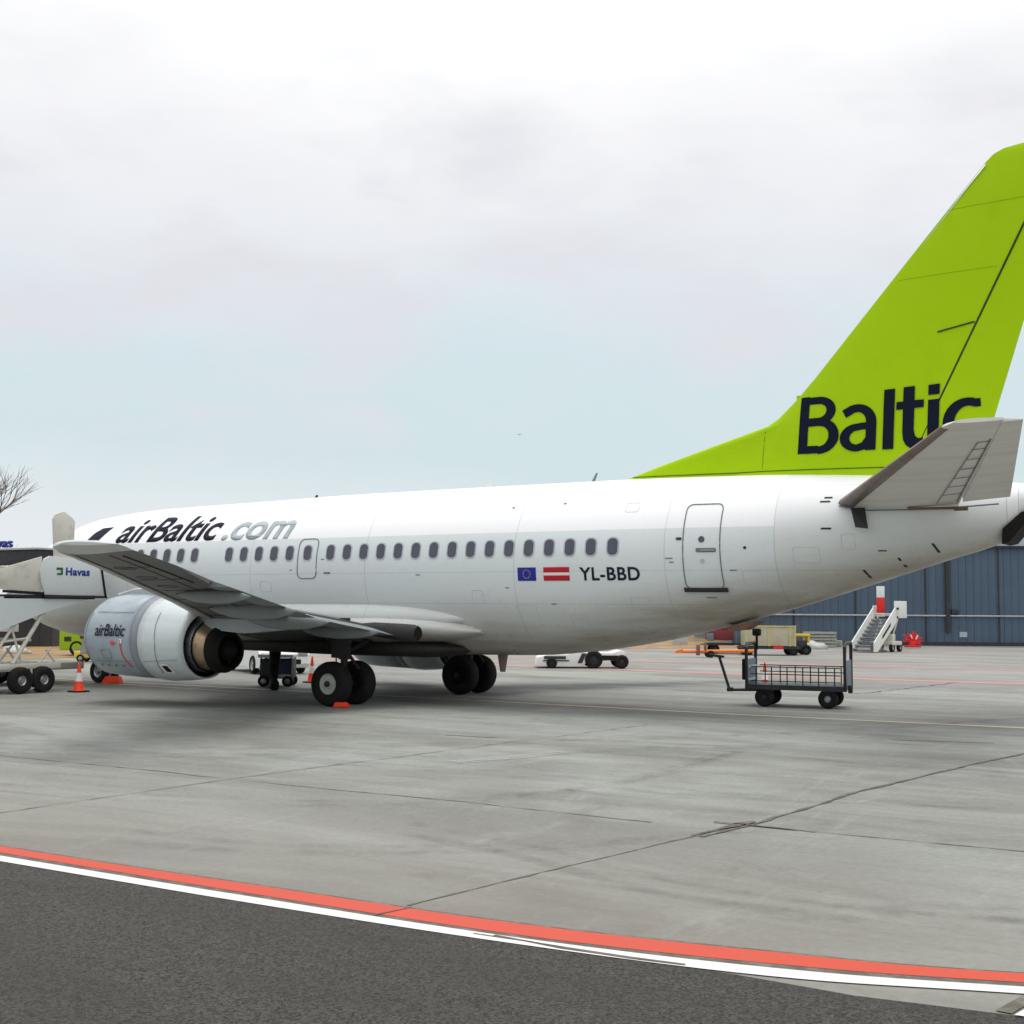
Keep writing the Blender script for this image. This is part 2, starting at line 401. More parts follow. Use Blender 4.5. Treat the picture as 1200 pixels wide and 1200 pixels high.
# wing to body fairing
def se_ring(x, hw, zc, hh, n=2.5, k=48):
    r = []
    for i in range(k):
        a = 2 * PI * i / k; c_, s_ = math.cos(a), math.sin(a)
        r.append((x, hw * math.copysign(abs(c_) ** (2 / n), c_), zc + hh * math.copysign(abs(s_) ** (2 / n), s_)))
    return r
b = MB()
b.loft([se_ring(*q) for q in ((7.6, 1.0, 1.6, .2), (8.3, 1.45, 1.62, .34), (9.2, 1.75, 1.68, .42), (10.5, 1.95, 1.74, .46), (15.4, 2.0, 1.78, .46), (16.2, 1.98, 1.78, .41), (16.9, 1.9, 1.77, .34), (17.4, 1.78, 1.75, .26), (17.8, 1.62, 1.73, .17), (18.05, 1.45, 1.71, .08))])
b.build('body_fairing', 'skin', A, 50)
b = MB()
b.loft([se_ring(x, h, 2.0, v, 2.1) for x, h, v in ((9.2, 1.7, .45), (10.4, 1.83, .6), (12, 1.865, .7), (15.0, 1.87, .7), (15.9, 1.845, .64), (16.6, 1.79, .54), (17.2, 1.69, .4), (17.7, 1.5, .2))])
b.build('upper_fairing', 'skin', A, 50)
b = MB()
b.loft([se_ring(x, h, 1.3, v, 3) for x, h, v in ((9.0, 1.0, .14), (9.8, 1.4, .2), (13.0, 1.62, .24), (16.0, 1.62, .24), (16.8, 1.4, .16), (17.2, 1.0, .08))])
b.build('belly_shade_keel', 'keel', A, 50)  # dark keel added to carry painted shade below the belly

AF = [(0, 0), (.012, .022), (.04, .042), (.1, .062), (.2, .078), (.35, .082), (.5, .073), (.65, .055), (.8, .033), (.92, .014), (1, .002),
      (1, -.002), (.9, -.008), (.75, -.02), (.6, -.032), (.45, -.04), (.3, -.043), (.15, -.038), (.06, -.027), (.015, -.014)]
AFU = pchip(AF[:11]); AFL = pchip([(0, 0)] + [(u, v) for u, v in AF[:10:-1]])
def af_ring(le, te, y, z0, t=1.0, inc=0.0, cut=1.0, c0=0.0):
    c = te - le; r = []
    for i, (u, v) in enumerate(AF):
        u2 = c0 + min(u, 1) * (cut - c0); v = AFU(u2) if i < 11 else AFL(u2)
        r.append((le + u2 * c, y, z0 + v * c * t - inc * (u2 - .3) * c))
    return r
def lin(tab, y):
    for (a, p), (b_, q) in zip(tab, tab[1:]):
        if y <= b_: return p + (q - p) * (y - a) / (b_ - a)
    return tab[-1][1]
LEt = [(1.0, 9.3), (1.9, 10.4), (5, 12.6), (7, 14.05), (11.5, 17.0), (13.2, 18.0)]
TEt = [(1.0, 16.3), (1.9, 16.3), (5, 16.3), (13.2, 19.62)]
wz = lambda y: 1.72 + .1235 * (y - 1.9)
def make_wing(s):
    b = MB(); rings = []
    for y in (1.0, 1.9, 3.5, 5, 7, 9, 11.5, 12.9):
        le, te = lin(LEt, y), lin(TEt, y); rings.append(af_ring(le, te, s * y, wz(y), 1.0 if y < 4 else .86, .02, .80 if y < 9.9 else 1.0))
    b.loft(rings)
    # tip
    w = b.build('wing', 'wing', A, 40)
    b = MB(); b.loft([af_ring(lin(LEt, 12.905), lin(TEt, 12.905), s * 12.905, wz(12.905), .95, .02), af_ring(17.98, 19.6, s * 13.12, wz(13.1) + .01, .8, .02), af_ring(18.3, 19.55, s * 13.24, wz(13.2) + .03, .35, .02)])
    b.build('wing_tip', 'wingtop', w, 40)
    # leading edge skin
    b = MB(); rings = []
    for y in (2.1, 3.8, 5.6, 7, 9, 11.5, 12.88):
        le, te = lin(LEt, y), lin(TEt, y); c = te - le; ring = []
        for u, v in ((.17, -.04), (.09, -.034), (.05, -.026), (.015, -.016), (-.004, 0), (.012, .026), (.04, .046), (.09, .064)):
            ring.append((le + u * c - .012, s * y, wz(y) + v * c * (1.03 if y < 4 else .9) - .02 * (u - .3) * c))
        rings.append(ring)
    b.loft(rings, cap=False, closed=False); solid(b.build('slat', 'slatpaint', w, 60), .01)
    # flaps, slightly lowered
    for (y0, y1) in ((2.05, 5.0), (5.35, 9.6)):
        rings = []
        for k in range(4):
            y = y0 + (y1 - y0) * k / 3; le, te = lin(LEt, y), lin(TEt, y); c = te - le; f0 = le + .76 * c; fc = .27 * c; z = wz(y) - .02 - .006 * c
            ring = []
            for u, v in AF:
                px = u * fc; pz = v * fc * 1.1; a = R(-5)
                ring.append((f0 + px * math.cos(a) - pz * math.sin(a), s * y, z + px * math.sin(a) + pz * math.cos(a)))
            rings.append(ring)
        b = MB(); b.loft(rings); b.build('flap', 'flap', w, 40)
    rings = []
    for y in (9.75, 11.2, 12.6):
        pass
    # flap track fairings
    for y in (3.35, 5.15, 7.0, 9.1):
        te = lin(TEt, y); z = wz(y) - .15; L = 2.3 if y < 8 else 1.8; sc = .72 if y < 8 else .55
        rings = []
        for t, r_ in ((0, .02), (.08, .09), (.25, .17), (.5, .2), (.75, .17), (.92, .09), (1, .015)):
            px = te - L * .84 + L * t; dz = -.05 * math.sin(PI * t) - .1 * max(0, t - .6)
            rings.append([(px, s * y + r_ * sc * .62 * math.cos(a), z + dz + r_ * sc * 1.15 * math.sin(a)) for a in [2 * PI * k / 16 for k in range(16)]])
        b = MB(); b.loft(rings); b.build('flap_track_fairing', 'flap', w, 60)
    # inner flap end cap beside the body
    b = MB(); rings = []
    for t, r_ in ((0, .1), (.3, .16), (.7, .2), (.93, .2), (1, .17)):
        px = 15.3 + 1.75 * t; rings.append([(px, s * 2.45 + r_ * .6 * math.cos(a), 1.72 + .05 * math.cos(PI * t) + r_ * math.sin(a)) for a in [2 * PI * k / 18 for k in range(18)]])
    b.loft(rings); e = b.build('flap_end_housing', 'darkmetal', w, 50)
    b = MB(); b.lathe([(0, .15), (.012, .15)], (17.045, s * 2.45, 1.675), 'X', 18, True); b.build('housing_hollow', 'soot_shade', e)  # black disc paints the dark inside of the open housing end
    return w
for s in (-1, 1): make_wing(s)

def make_engine(s):
    cy = 4.83 * s; lo = -.1 if s > 0 else 0
    fx = pchip([(8.5, 9.35), (8.95, 9.8), (10.55, 11.55), (10.9, 11.8), (12.6, 12.96), (13.2, 13.36), (13.8, 13.68), (14.5, 14.0)])
    def ring(x, r, cz, flat=1.0, n=44):
        out = []; x = fx(x); cz = cz + lo
        for k in range(n):
            a = 2 * PI * k / n; rr = r * (flat + (1 - flat) * (0.5 + .5 * math.sin(a)) ** .5) if math.sin(a) < 0 else r
            out.append((x, cy + r * 1.02 * math.cos(a), cz + rr * math.sin(a)))
        return out
    b = MB(); b.loft([ring(9.06, .86, 1.52, .94), ring(9.2, .93, 1.52, .93), ring(9.6, .985, 1.52, .91), ring(10.1, 1.0, 1.51, .9), ring(10.55, .99, 1.5, .91)], cap=False)
    e = solid(b.build('engine', 'cowl', A, 60), .03)
    b = MB(); b.loft([ring(9.06, .86, 1.52, .94), ring(8.98, .82, 1.52, .95), ring(8.95, .79, 1.52, .96), ring(8.98, .75, 1.52, .97), ring(9.2, .73, 1.52, .98), ring(9.9, .76, 1.52, 1)], cap=False)
    solid(b.build('intake_lip', 'metal', e, 60), .01)
    b = MB(); b.loft([ring(9.88, .755, 1.52), ring(9.9, .755, 1.52)]); b.lathe([(-.5, .01), (-.4, .1), (-.15, .22), (0, .27)], (fx(9.88), cy, 1.52), 'X', 24)
    for k in range(22):
        a = 2 * PI * k / 22; b.box((fx(9.82), cy + .5 * math.cos(a), 1.52 + .5 * math.sin(a)), (.03, .07, .5), rot=(a + PI / 2, 0, 0))
    b.build('fan', 'darkmetal', e)
    b = MB(); b.loft([ring(10.55, .992, 1.5, .91), ring(10.9, .975, 1.49, .93)], cap=False); solid(b.build('cowl_band', 'seamband', e, 60), .03)
    b = MB(); b.loft([ring(10.9, .985, 1.49, .93), ring(11.3, .965, 1.47, .94), ring(11.9, .88, 1.43, .96), ring(12.35, .79, 1.39, .98), ring(12.6, .735, 1.37, 1)], cap=False)
    rv = solid(b.build('thrust_reverser', 'reverser', e, 60), .03)
    b = MB(); b.loft([ring(12.52, .675, 1.37), ring(12.2, .675, 1.4), ring(11.8, .69, 1.42)], cap=False); b.loft([ring(11.8, .76, 1.42), ring(11.79, .76, 1.42)]); b.build('fan_duct', 'soot_shade', e)
    b = MB(); b.loft([ring(11.8, .63, 1.42), ring(12.35, .62, 1.38), ring(12.7, .585, 1.355)], cap=False); b.build('inner_ring', 'silver', e, 60)
    b = MB(); b.loft([ring(12.66, .53, 1.36), ring(12.72, .52, 1.35), ring(13.05, .455, 1.32), ring(13.2, .44, 1.31)], cap=False); solid(b.build('core_cowl', 'exhaust', e, 60), .02)
    b = MB(); b.loft([ring(12.69, .585, 1.355), ring(12.66, .5, 1.355)], cap=False); b.build('vent_gap', 'soot_shade', e)
    b = MB(); b.loft([ring(13.18, .44, 1.31), ring(13.2, .52, 1.29), ring(13.45, .5, 1.27), ring(13.8, .4, 1.25), ring(13.75, .36, 1.25), ring(13.3, .38, 1.29)], cap=False); b.build('exhaust_nozzle', 'soot_shade', e, 60)  # flared and blackened: shade behind the nozzle put into shape and colour
    b = MB(); b.loft([ring(13.3, .28, 1.3), ring(13.7, .22, 1.28), ring(14.05, .08, 1.27), ring(14.1, .01, 1.27)]); b.build('exhaust_plug', 'soot_shade', e, 60)
    # pylon
    b = MB(); b.loft([[(x, cy - w, z0), (x, cy - w, z1), (x, cy - w * .2, z1 + .04), (x, cy + w * .2, z1 + .04), (x, cy + w, z1), (x, cy + w, z0)] for x, w, z0, z1 in
                      ((10.0, .02, 2.4, 2.5), (10.6, .1, 2.3, 2.62), (11.5, .17, 2.1, 2.66), (12.5, .19, 1.95, 2.42), (13.3, .19, 1.72, 2.15), (14.2, .17, 1.66, 2.1), (15.3, .1, 1.75, 2.1), (15.9, .02, 1.85, 2.05))])
    b.build('pylon', 'pylonpaint', A, 40)
    # outer strake and markings
    return e
M['seamband'] = streak_mat('cowl_band_paint', (.25, .28, .31), (.14, .15, .16), .4, 0, (1, 1, 1), .4)
M['enginered'] = paint('red_marking', (.75, .05, .06), .5, 0, .02)
for s in (-1, 1):
    e = make_engine(s)
    ET = bvh(e)
    if s < 0:
        lettering('lettering', 'navy', 'airBaltic', 10.42, 1.56, .98, .26, ET, e, .1, .012, .03, 6)
        b = MB(); b.bm.faces.new([b.bm.verts.new((p[0], 0, p[1])) for p in ((10.98, 1.36), (11.15, 1.41), (10.98, 1.46))]); decal(b.bm, ET, .03); solid(b.build('arrow_mark', 'enginered', e, 0), .004)
        ring_line('warning_line', 'enginered', [(11.28, 1.48), (11.3, 1.12), (11.4, .87)], ET, e, .012, .03, False)
        plate('drain_square', 'white', rrect(11.3, 1.45, .08, .1, .01, 2), ET, e, .03)
        rv = [c for c in e.children if c.name.startswith('thrust')][0]; RT = bvh(rv)
        f = plate('latch_panel', 'white', rrect(12.45, .87, .24, .2, .03, 3, -.35), RT, rv, .02); plate('latch_panel_recess', 'black', rrect(12.45, .87, .13, .13, .02, 3, -.35), RT, rv, .03)
        plate('latch', 'black', rrect(11.83, 1.36, .06, .06, .02, 3), FT if False else bvh([c for c in e.children if c.name.startswith('cowl_band')][0]), e, .03)

def wheel(parent, c, r, w, rim=.5, hub='wheelhub', ax='Y', seg=32):
    """one tyre with its rim, axle along Y"""
    b = MB(); h = w / 2
    b.lathe([(-h * .75, r * rim), (-h, r * (rim + .12)), (-h, r * .84), (-h * .82, r * .95), (-h * .4, r), (h * .4, r), (h * .82, r * .95), (h, r * .84), (h, r * (rim + .12)), (h * .75, r * rim)], c, ax, seg)
    t = b.build('tyre', 'black', parent, 50)
    b = MB(); b.lathe([(-h * .8, .001), (-h * .8, r * .18), (-h * .55, r * .22), (-h * .5, r * (rim - .1)), (-h * .78, r * rim), (-h * .7, r * (rim + .02)), (h * .7, r * (rim + .02)), (h * .78, r * rim), (h * .5, r * (rim - .1)), (h * .55, r * .22), (h * .8, r * .18), (h * .8, .001)], c, ax, seg)
    b.build('rim', hub, t, 50)
    return t
for s in (-1, 1):
    b = MB(); b.cyl((15.07, 2.6 * s, 2.0), (15.07, 2.6 * s, 1.05), .13, .13); b.cyl((15.07, 2.6 * s, 1.05), (15.07, 2.6 * s, .45), .085, .085)
    b.cyl((15.07, 2.6 * s - .62, .508), (15.07, 2.6 * s + .62, .508), .07)
    b.tube([(15.22, 2.6 * s, 1.15), (15.5, 2.6 * s, .85), (15.2, 2.6 * s, .52)], .04); b.cyl((15.07, 2.6 * s, 1.2), (15.07, .9 * s, 1.7), .06); b.cyl((15.07, 2.6 * s, 1.3), (13.9, 2.6 * s, 1.85), .05)
    b.tube([(14.95, 2.6 * s - .05, 1.9), (14.9, 2.6 * s - .1, 1.3), (14.96, 2.6 * s - .12, .6)], .018)
    g = b.build('main_gear', 'darkmetal', A)
    for dy in (-.43, .43):
        t = wheel(g, (15.07, 2.6 * s + dy, .508), .508, .37, .46, 'wheelhub' if s < 0 and dy < 0 else 'soot_shade')  # far and inner hubs blackened, their shade painted in
    b = MB(); b.box((15.12, 2.6 * s + .17 * s, 1.45), (.55, .03, .75), rot=(0, .05, 0), bev=.01); b.build('gear_door', 'darkmetal', g)
    b = MB(); b.box((14.1, 2.1 * s, 1.28), (1.5, .6, .03), rot=(.5 * s, 0, 0)); b.build('gear_door', 'darkmetal', g)
b = MB(); b.cyl((4.05, 0, 1.6), (4.0, 0, .34), .07); b.cyl((4, -.3, .34), (4, .3, .34), .045); b.cyl((4.05, 0, .95), (3.2, 0, 1.4), .035); b.tube([(3.93, 0, .9), (3.7, 0, .7), (3.93, 0, .45)], .025)
g = b.build('nose_gear', 'metal', A)
for dy in (-.19, .19): wheel(g, (4, dy, .343), .343, .2, .5, 'metal')
for s in (-1, 1):
    b = MB(); b.box((4.1, .42 * s, 1.05), (1.3, .025, .45), rot=(.15 * s, 0, 0), bev=.008); b.build('gear_door', 'skin', g)

def under_line(name, mat, pts, tree, parent, r=.008):
    P3 = []
    for a, c in zip(pts, pts[1:]):
        k = max(1, int(math.dist(a, c) / .4))
        for q in range(k + 1):
            x_, y_ = a[0] + (c[0] - a[0]) * q / k, a[1] + (c[1] - a[1]) * q / k
            h = tree.ray_cast(Vector((x_, y_, -1)), Vector((0, 0, 1)))
            if h[0] is not None and (not P3 or (P3[-1] - h[0]).length > .02): P3.append(h[0] + Vector((0, 0, -.002)))
    b = MB(); b.tube(P3, r, 5); return b.build(name, mat, parent, 60)
wing_port = [c for c in A.children if c.name.startswith('wing') and c.data and min(v.co.y for v in c.data.vertices) < -10][0]
WT = bvh(wing_port)
for y in (2.6, 4.0, 5.6, 6.8, 8.0, 9.2, 10.4, 11.6): under_line('panel_seam', 'soot_shade', [(lin(LEt, y) + .12 * (lin(TEt, y) - lin(LEt, y)), -y), (lin(LEt, y) + .74 * (lin(TEt, y) - lin(LEt, y)), -y)], WT, wing_port, .006)
for f_ in (.2, .62): under_line('spar_seam', 'soot_shade', [(lin(LEt, y) + f_ * (lin(TEt, y) - lin(LEt, y)), -y) for y in (2.2, 5, 7, 9, 11.5, 12.7)], WT, wing_port, .007)
under_line('aileron_gap', 'soot_shade', [(lin(LEt, y) + .75 * (lin(TEt, y) - lin(LEt, y)), -y) for y in (9.95, 11.2, 12.6)], WT, wing_port, .014)
for k in range(7):
    y = 5.9 + k * .95; xo = lin(LEt, y) + .42 * (lin(TEt, y) - lin(LEt, y))
    under_line('access_panel', 'soot_shade', [(xo + .22 * math.cos(a), -y + .13 * math.sin(a)) for a in [2 * PI * q / 16 for q in range(17)]], WT, wing_port, .005)
# access panels, stencils and static plates on the body
for (cx_, cz_, w_, h_) in ((19.4, 2.15, .5, .35), (20.6, 2.0, .36, .26), (22.1, 2.35, .4, .3), (24.5, 2.9, .35, .28), (25.6, 3.35, .5, .3), (18.2, 2.5, .3, .3), (11.9, 2.75, .35, .25), (9.2, 2.4, .4, .3), (21.9, 4.4, .3, .2), (26.4, 3.6, .25, .3)):
    ring_line('access_panel', 'rimgrey', rrect(cx_, cz_, w_, h_, .05, 3), FT, A, .0045, .0015)
for (cx_, cz_, w_) in ((22.85, 3.3, .16), (22.9, 3.22, .1), (24.15, 3.05, .14), (13.75, 3.4, .1), (12.75, 3.15, .08), (19.0, 2.7, .1), (20.1, 2.35, .12), (23.6, 2.5, .2), (16.6, 3.0, .12)):
    plate('stencil_mark', 'seam', rrect(cx_, cz_, w_, .022, .006, 2), FT, A, .004)
for s in (-1,):
    for e in [c for c in A.children if c.name.startswith('engine')][:1]:
        ET = bvh(e); rv = [c for c in e.children if c.name.startswith('thrust')][0]; RT = bvh(rv)
        ring_line('cowl_joint', 'seam', [(10.2, .98), (11.5, 1.0)], ET, e, .007, .02, False); ring_line('cowl_joint', 'seam', [(10.25, 2.1), (11.5, 2.1)], ET, e, .006, .02, False)
        ring_line('cowl_joint', 'seam', [(10.05, .85), (10.02, 1.5), (10.08, 2.1)], ET, e, .006, .02, False)
        ring_line('access_panel', 'seam', rrect(10.75, 1.15, .3, .2, .04, 3), ET, e, .005, .02)
        ring_line('sleeve_joint', 'seam', [(12.25, .75), (12.3, 1.4), (12.22, 2.1)], RT, rv, .006, .016, False); ring_line('sleeve_joint', 'seam', [(11.85, 1.0), (12.8, 1.06)], RT, rv, .005, .016, False)
        for k in range(5): plate('latch', 'seam', rrect(10.4 + .25 * k, .9, .07, .035, .01, 2), ET, e, .022)

# horizontal stabilizers
def make_stab(s):
    LE = lambda y: 26.2 + .642 * (y - 1.0); TE = lambda y: 29.42 + .232 * (y - 1.0); Z = lambda y: 4.36 + .136 * (y - 1)
    b = MB(); b.loft([af_ring(LE(y), TE(y), s * y, Z(y), .9, 0, .72) for y in (.35, 1.0, 2.5, 4.2, 6.0)] + [af_ring(LE(6.2) + .1, TE(6.2), s * 6.2, Z(6.2) + .01, .5, 0, .72)])
    st = b.build('horizontal_stabilizer', 'tailskin', A, 40)
    b = MB()
    def elev(y, t=1):
        le, te = LE(y), TE(y); c = te - le; return [(le + .735 * c, s * y, Z(y) + .042 * c * t), (te, s * y, Z(y) + .004), (te, s * y, Z(y) - .006), (le + .735 * c, s * y, Z(y) - .021 * c * t)]
    b.loft([elev(1.05), elev(3), elev(5.9), elev(6.15, .7)]); b.build('elevator', 'tailskin', st, 20)
    b = MB(); rings = []
    for y in (1.0, 2.5, 4.2, 6.0):
        c = TE(y) - LE(y); rings.append([(LE(y) + u * c - .006, s * y, Z(y) + v * c * .93) for u, v in ((.085, -.036), (.04, -.028), (.012, -.017), (-.004, 0), (.01, .022), (.035, .041))])
    b.loft(rings, cap=False, closed=False); solid(b.build('leading_edge', 'brushed', st, 60), .008)
    # access panel lines under the skin
    b = MB()
    def pt(f, y, dz=-.0): c = TE(y) - LE(y); return (LE(y) + f * c, s * y, Z(y) - (.04 if f < .5 else .036 if f < .6 else .0255) * c * .9 + dz)
    b.tube([pt(.58, 1.15, -.012), pt(.58, 5.2, -.01)], .008, 5); b.tube([pt(.70, 1.15, -.012), pt(.70, 5.3, -.008)], .013, 5)
    for y in (1.8, 2.4, 3.0, 3.6, 4.2, 4.8, 5.2): b.tube([pt(.58, y, -.01), pt(.70, y, -.01)], .006, 5)
    b.build('panel_seam', 'seam', st)
    b = MB(); b.box((28.0, s * 1.0, 4.2), (.9, .1, .05), rot=(0, .02, 0), bev=.02); b.box((28.55, s * 1.05, 4.17), (.25, .12, .07), bev=.02); b.build('root_seal', 'brownhatch', st)
    b = MB(); b.tube([(26.25, s * 1.12, 4.3), (26.8, s * 1.08, 4.2), (27.6, s * 1.0, 4.19), (28.6, s * .9, 4.22), (29.2, s * .9, 4.25)], .016, 6); b.build('root_gap', 'seam', st)
for s in (-1, 1): make_stab(s)

# fin
FLE = [(4.9, 20.1), (5.13, 20.92), (5.3, 21.46), (5.46, 21.98), (5.81, 23.2), (6.0, 23.87), (6.14, 24.36), (6.28, 24.6), (6.46, 24.83), (6.65, 25.05), (6.85, 25.24), (7.07, 25.45), (8.0, 26.26), (9.0, 27.13), (10.0, 28.0), (11.07, 28.93), (11.2, 29.07), (11.28, 29.25), (11.33, 29.6)]
hng = lambda z: 27.92 + .494 * (z - 6.32)
fte = lambda z: 28.98 + .316 * (z - 6.04)
mle = lambda z: 24.45 + .84 * (z - 6.05)
b = MB(); rings = []; US = [0, .004, .012, .03, .07, .12, .2, .3, .42, .55, .7, .85, 1]
for z, le in FLE:
    h = min(hng(z), fte(z) - .1); T = max(.05, .27 - .032 * (z - 5)); top = 1 if z < 10.95 else {11.07: .9, 11.2: .7, 11.28: .5, 11.33: .25}[z]
    L = []
    for u in US:
        px = le + (h - le) * u; q = max(0., min(1., (px - mle(z) + .02) / (h - mle(z) + .02)))
        th = T * (1.9 * math.sqrt(q) * (1 - q) + .55 * q) if q > 0 else 0
        th = max(th, .07 * min(1, math.sqrt((px - le) * 4)))
        L.append((px, th * top))
    rings.append([(px, -t - .001, z) for px, t in L] + [(px, t + .001, z) for px, t in reversed(L)])
b.loft(rings); fin = b.build('tail_fin', 'green', A, 50)
b = MB(); rings = []
for z in (5.0, 6, 8, 10, 11.1, 11.3):
    T = max(.05, .27 - .032 * (z - 5)) * .55 * (1 if z < 11.2 else .4); h = min(hng(z), fte(z) - .1) + .022
    rings.append([(h, -T, z), (fte(z), -.008, z), (fte(z), .008, z), (h, T, z)])
b.loft(rings); rud = b.build('rudder', 'green', A, 20)
b = MB(); b.loft([[(hng(z) - .02, -.26 * .55 + .012 * (z - 5), z), (hng(z) + .015, -.26 * .55 + .012 * (z - 5), z), (hng(z) + .015, .26 * .55 - .012 * (z - 5), z), (hng(z) - .02, .26 * .55 - .012 * (z - 5), z)] for z in (5.2, 8, 10.6)]); b.build('rudder_hinge_gap', 'hingeline', rud)
# bare metal leading edge of the fin
FX = pchip([(z, le) for z, le in FLE])
b = MB(); b.loft([[(FX(z) + .07, -.085, z), (FX(z) + .03, -.062, z), (FX(z) - .012, -.012, z), (FX(z) - .012, .012, z), (FX(z) + .03, .062, z), (FX(z) + .07, .085, z)] for z in (7.1, 7.5, 8, 8.5, 9, 9.5, 10, 10.5, 11.0)], closed=False, cap=False); solid(b.build('leading_edge', 'white', fin, 60), .006)
VT = bvh(fin); RUT = bvh(rud)
class Two:
    def ray_cast(s, o, d):
        for dx in (0, .03, -.03):
            q = o + Vector((dx, 0, 0)); a = VT.ray_cast(q, d); c = RUT.ray_cast(q, d)
            if a[0] is not None or c[0] is not None: break
        if dx:
            sh = Vector((dx, 0, 0)); a, c = [(h[0] - sh, h[1], h[2], h[3]) if h[0] is not None else h for h in (a, c)]
        if a[0] is None: return c
        if c[0] is None: return a
        return a if a[3] < c[3] else c
def merge(dst, src):
    me = bpy.data.meshes.new('m'); src.to_mesh(me); src.free(); dst.from_mesh(me); bpy.data.meshes.remove(me)
b = MB(); Z0, CH = 5.46, 1.19
LAYER = [.010]
def place(tmp):
    LAYER[0] += .0015
    x_ = 25.05
    while x_ < 28.8:
        bmesh.ops.bisect_plane(tmp, geom=tmp.verts[:] + tmp.edges[:] + tmp.faces[:], plane_co=(x_, 0, 0), plane_no=(1, 0, 0)); x_ += .045
    decal(tmp, Two(), LAYER[0], 16); merge(b.bm, tmp)
def glyph(pts, x0):
    tmp = bmesh.new()
    f = tmp.faces.new([tmp.verts.new((x0 + p[0] + .05 * p[1] * CH, 0, Z0 + .02 + p[1] * CH)) for p in pts]); f.normal_update(); bmesh.ops.triangulate(tmp, faces=[f], ngon_method='EAR_CLIP'); place(tmp)
def arc(cx, cy, rx, ry, a0, a1, n=14): return [(cx + rx * math.cos(R(a0 + (a1 - a0) * k / n)), cy + ry * math.sin(R(a0 + (a1 - a0) * k / n))) for k in range(n + 1)]
def stroke(pts, wh, wv, x0):
    # broad-nib ribbon: wh across horizontal runs, wv across vertical runs
    tmp = bmesh.new(); n = len(pts); T = []; B = []
    for k, p in enumerate(pts):
        a, c = pts[max(k - 1, 0)], pts[min(k + 1, n - 1)]; dx, dy = c[0] - a[0], (c[1] - a[1]) * CH; l = math.hypot(dx, dy); dx /= l; dy /= l
        w_ = math.sqrt((wh * dx) ** 2 + (wv * dy) ** 2) / 2
        X_, Z_ = x0 + p[0] + .05 * p[1] * CH, Z0 + p[1] * CH
        T.append(tmp.verts.new((X_ - dy * w_, 0, Z_ + dx * w_))); B.append(tmp.verts.new((X_ + dy * w_, 0, Z_ - dx * w_)))
    for k in range(n - 1): tmp.faces.new((T[k], T[k + 1], B[k + 1], B[k]))
    place(tmp)
glyph([(0, 0), (.2, 0), (.2, 1.0), (0, 1.0)], 25.1)
stroke([(.15, .94), (.38, .94)] + arc(.4, .755, .27, .185, 90, -90) + [(.38, .57), (.15, .57)], .15, .2, 25.1)
stroke([(.15, .555), (.42, .555)] + arc(.44, .31, .31, .245, 90, -90) + [(.42, .08), (.15, .08)], .16, .215, 25.1)
stroke([(.07, .66)] + arc(.34, .5, .29, .25, 125, 0, 10) + [(.63, .4), (.63, .02)], .16, .21, 25.98)
stroke([(.6, .44), (.45, .435)] + arc(.36, .245, .26, .18, 90, 270, 12) + [(.5, .1), (.6, .2)], .14, .205, 25.98)
stroke([(.7, .72)] + arc(.47, .4, .36, .34, 68, 292, 20) + [(.7, .07)], .16, .215, 27.99)
glyph([(0, 0), (.215, 0), (.215, 1.02), (0, 1.01)], 26.85)
glyph([(0, 1.03), (.22, 1.04), (.22, .8), (.4, .805), (.4, .675), (.22, .67), (.22, .3), (.25, .2), (.31, .16), (.4, .17), (.4, .01), (.3, -.02), (.18, -.01), (.08, .05), (.02, .14), (0, .27), (0, .66), (-.13, .655), (-.13, .785), (0, .79)], 27.23)
glyph([(0, 0), (.215, 0), (.215, .8), (0, .79)], 27.71)
glyph([(0, .87), (.215, .88), (.215, 1.05), (0, 1.04)], 27.71)
b.build('lettering', 'finnavy', fin, 0)
ring_line('trim_line', 'hingeline', [(27.96, 7.76), (28.66, 7.9)], VT, fin, .016, .01, False)
ring_line('panel_line', 'hingeline', [(24.3, 5.22), (24.35, 6.1)], VT, fin, .004, .003, False)
for q in (((27.2, 8.9), (29.1, 8.95)), ((28.2, 10.2), (29.7, 10.25))): ring_line('skin_joint', 'greenjoint', list(q), VT, fin, .005, .001, False)
ring_line('base_seam', 'hingeline', [(21.2, 5.2), (24, 5.17), (27.0, 5.12)], VT, fin, .009, .005, False)
b = MB(); b.box((25.08, -.02, 6.7), (.12, .03, .08)); b.build('sensor', 'green', fin)

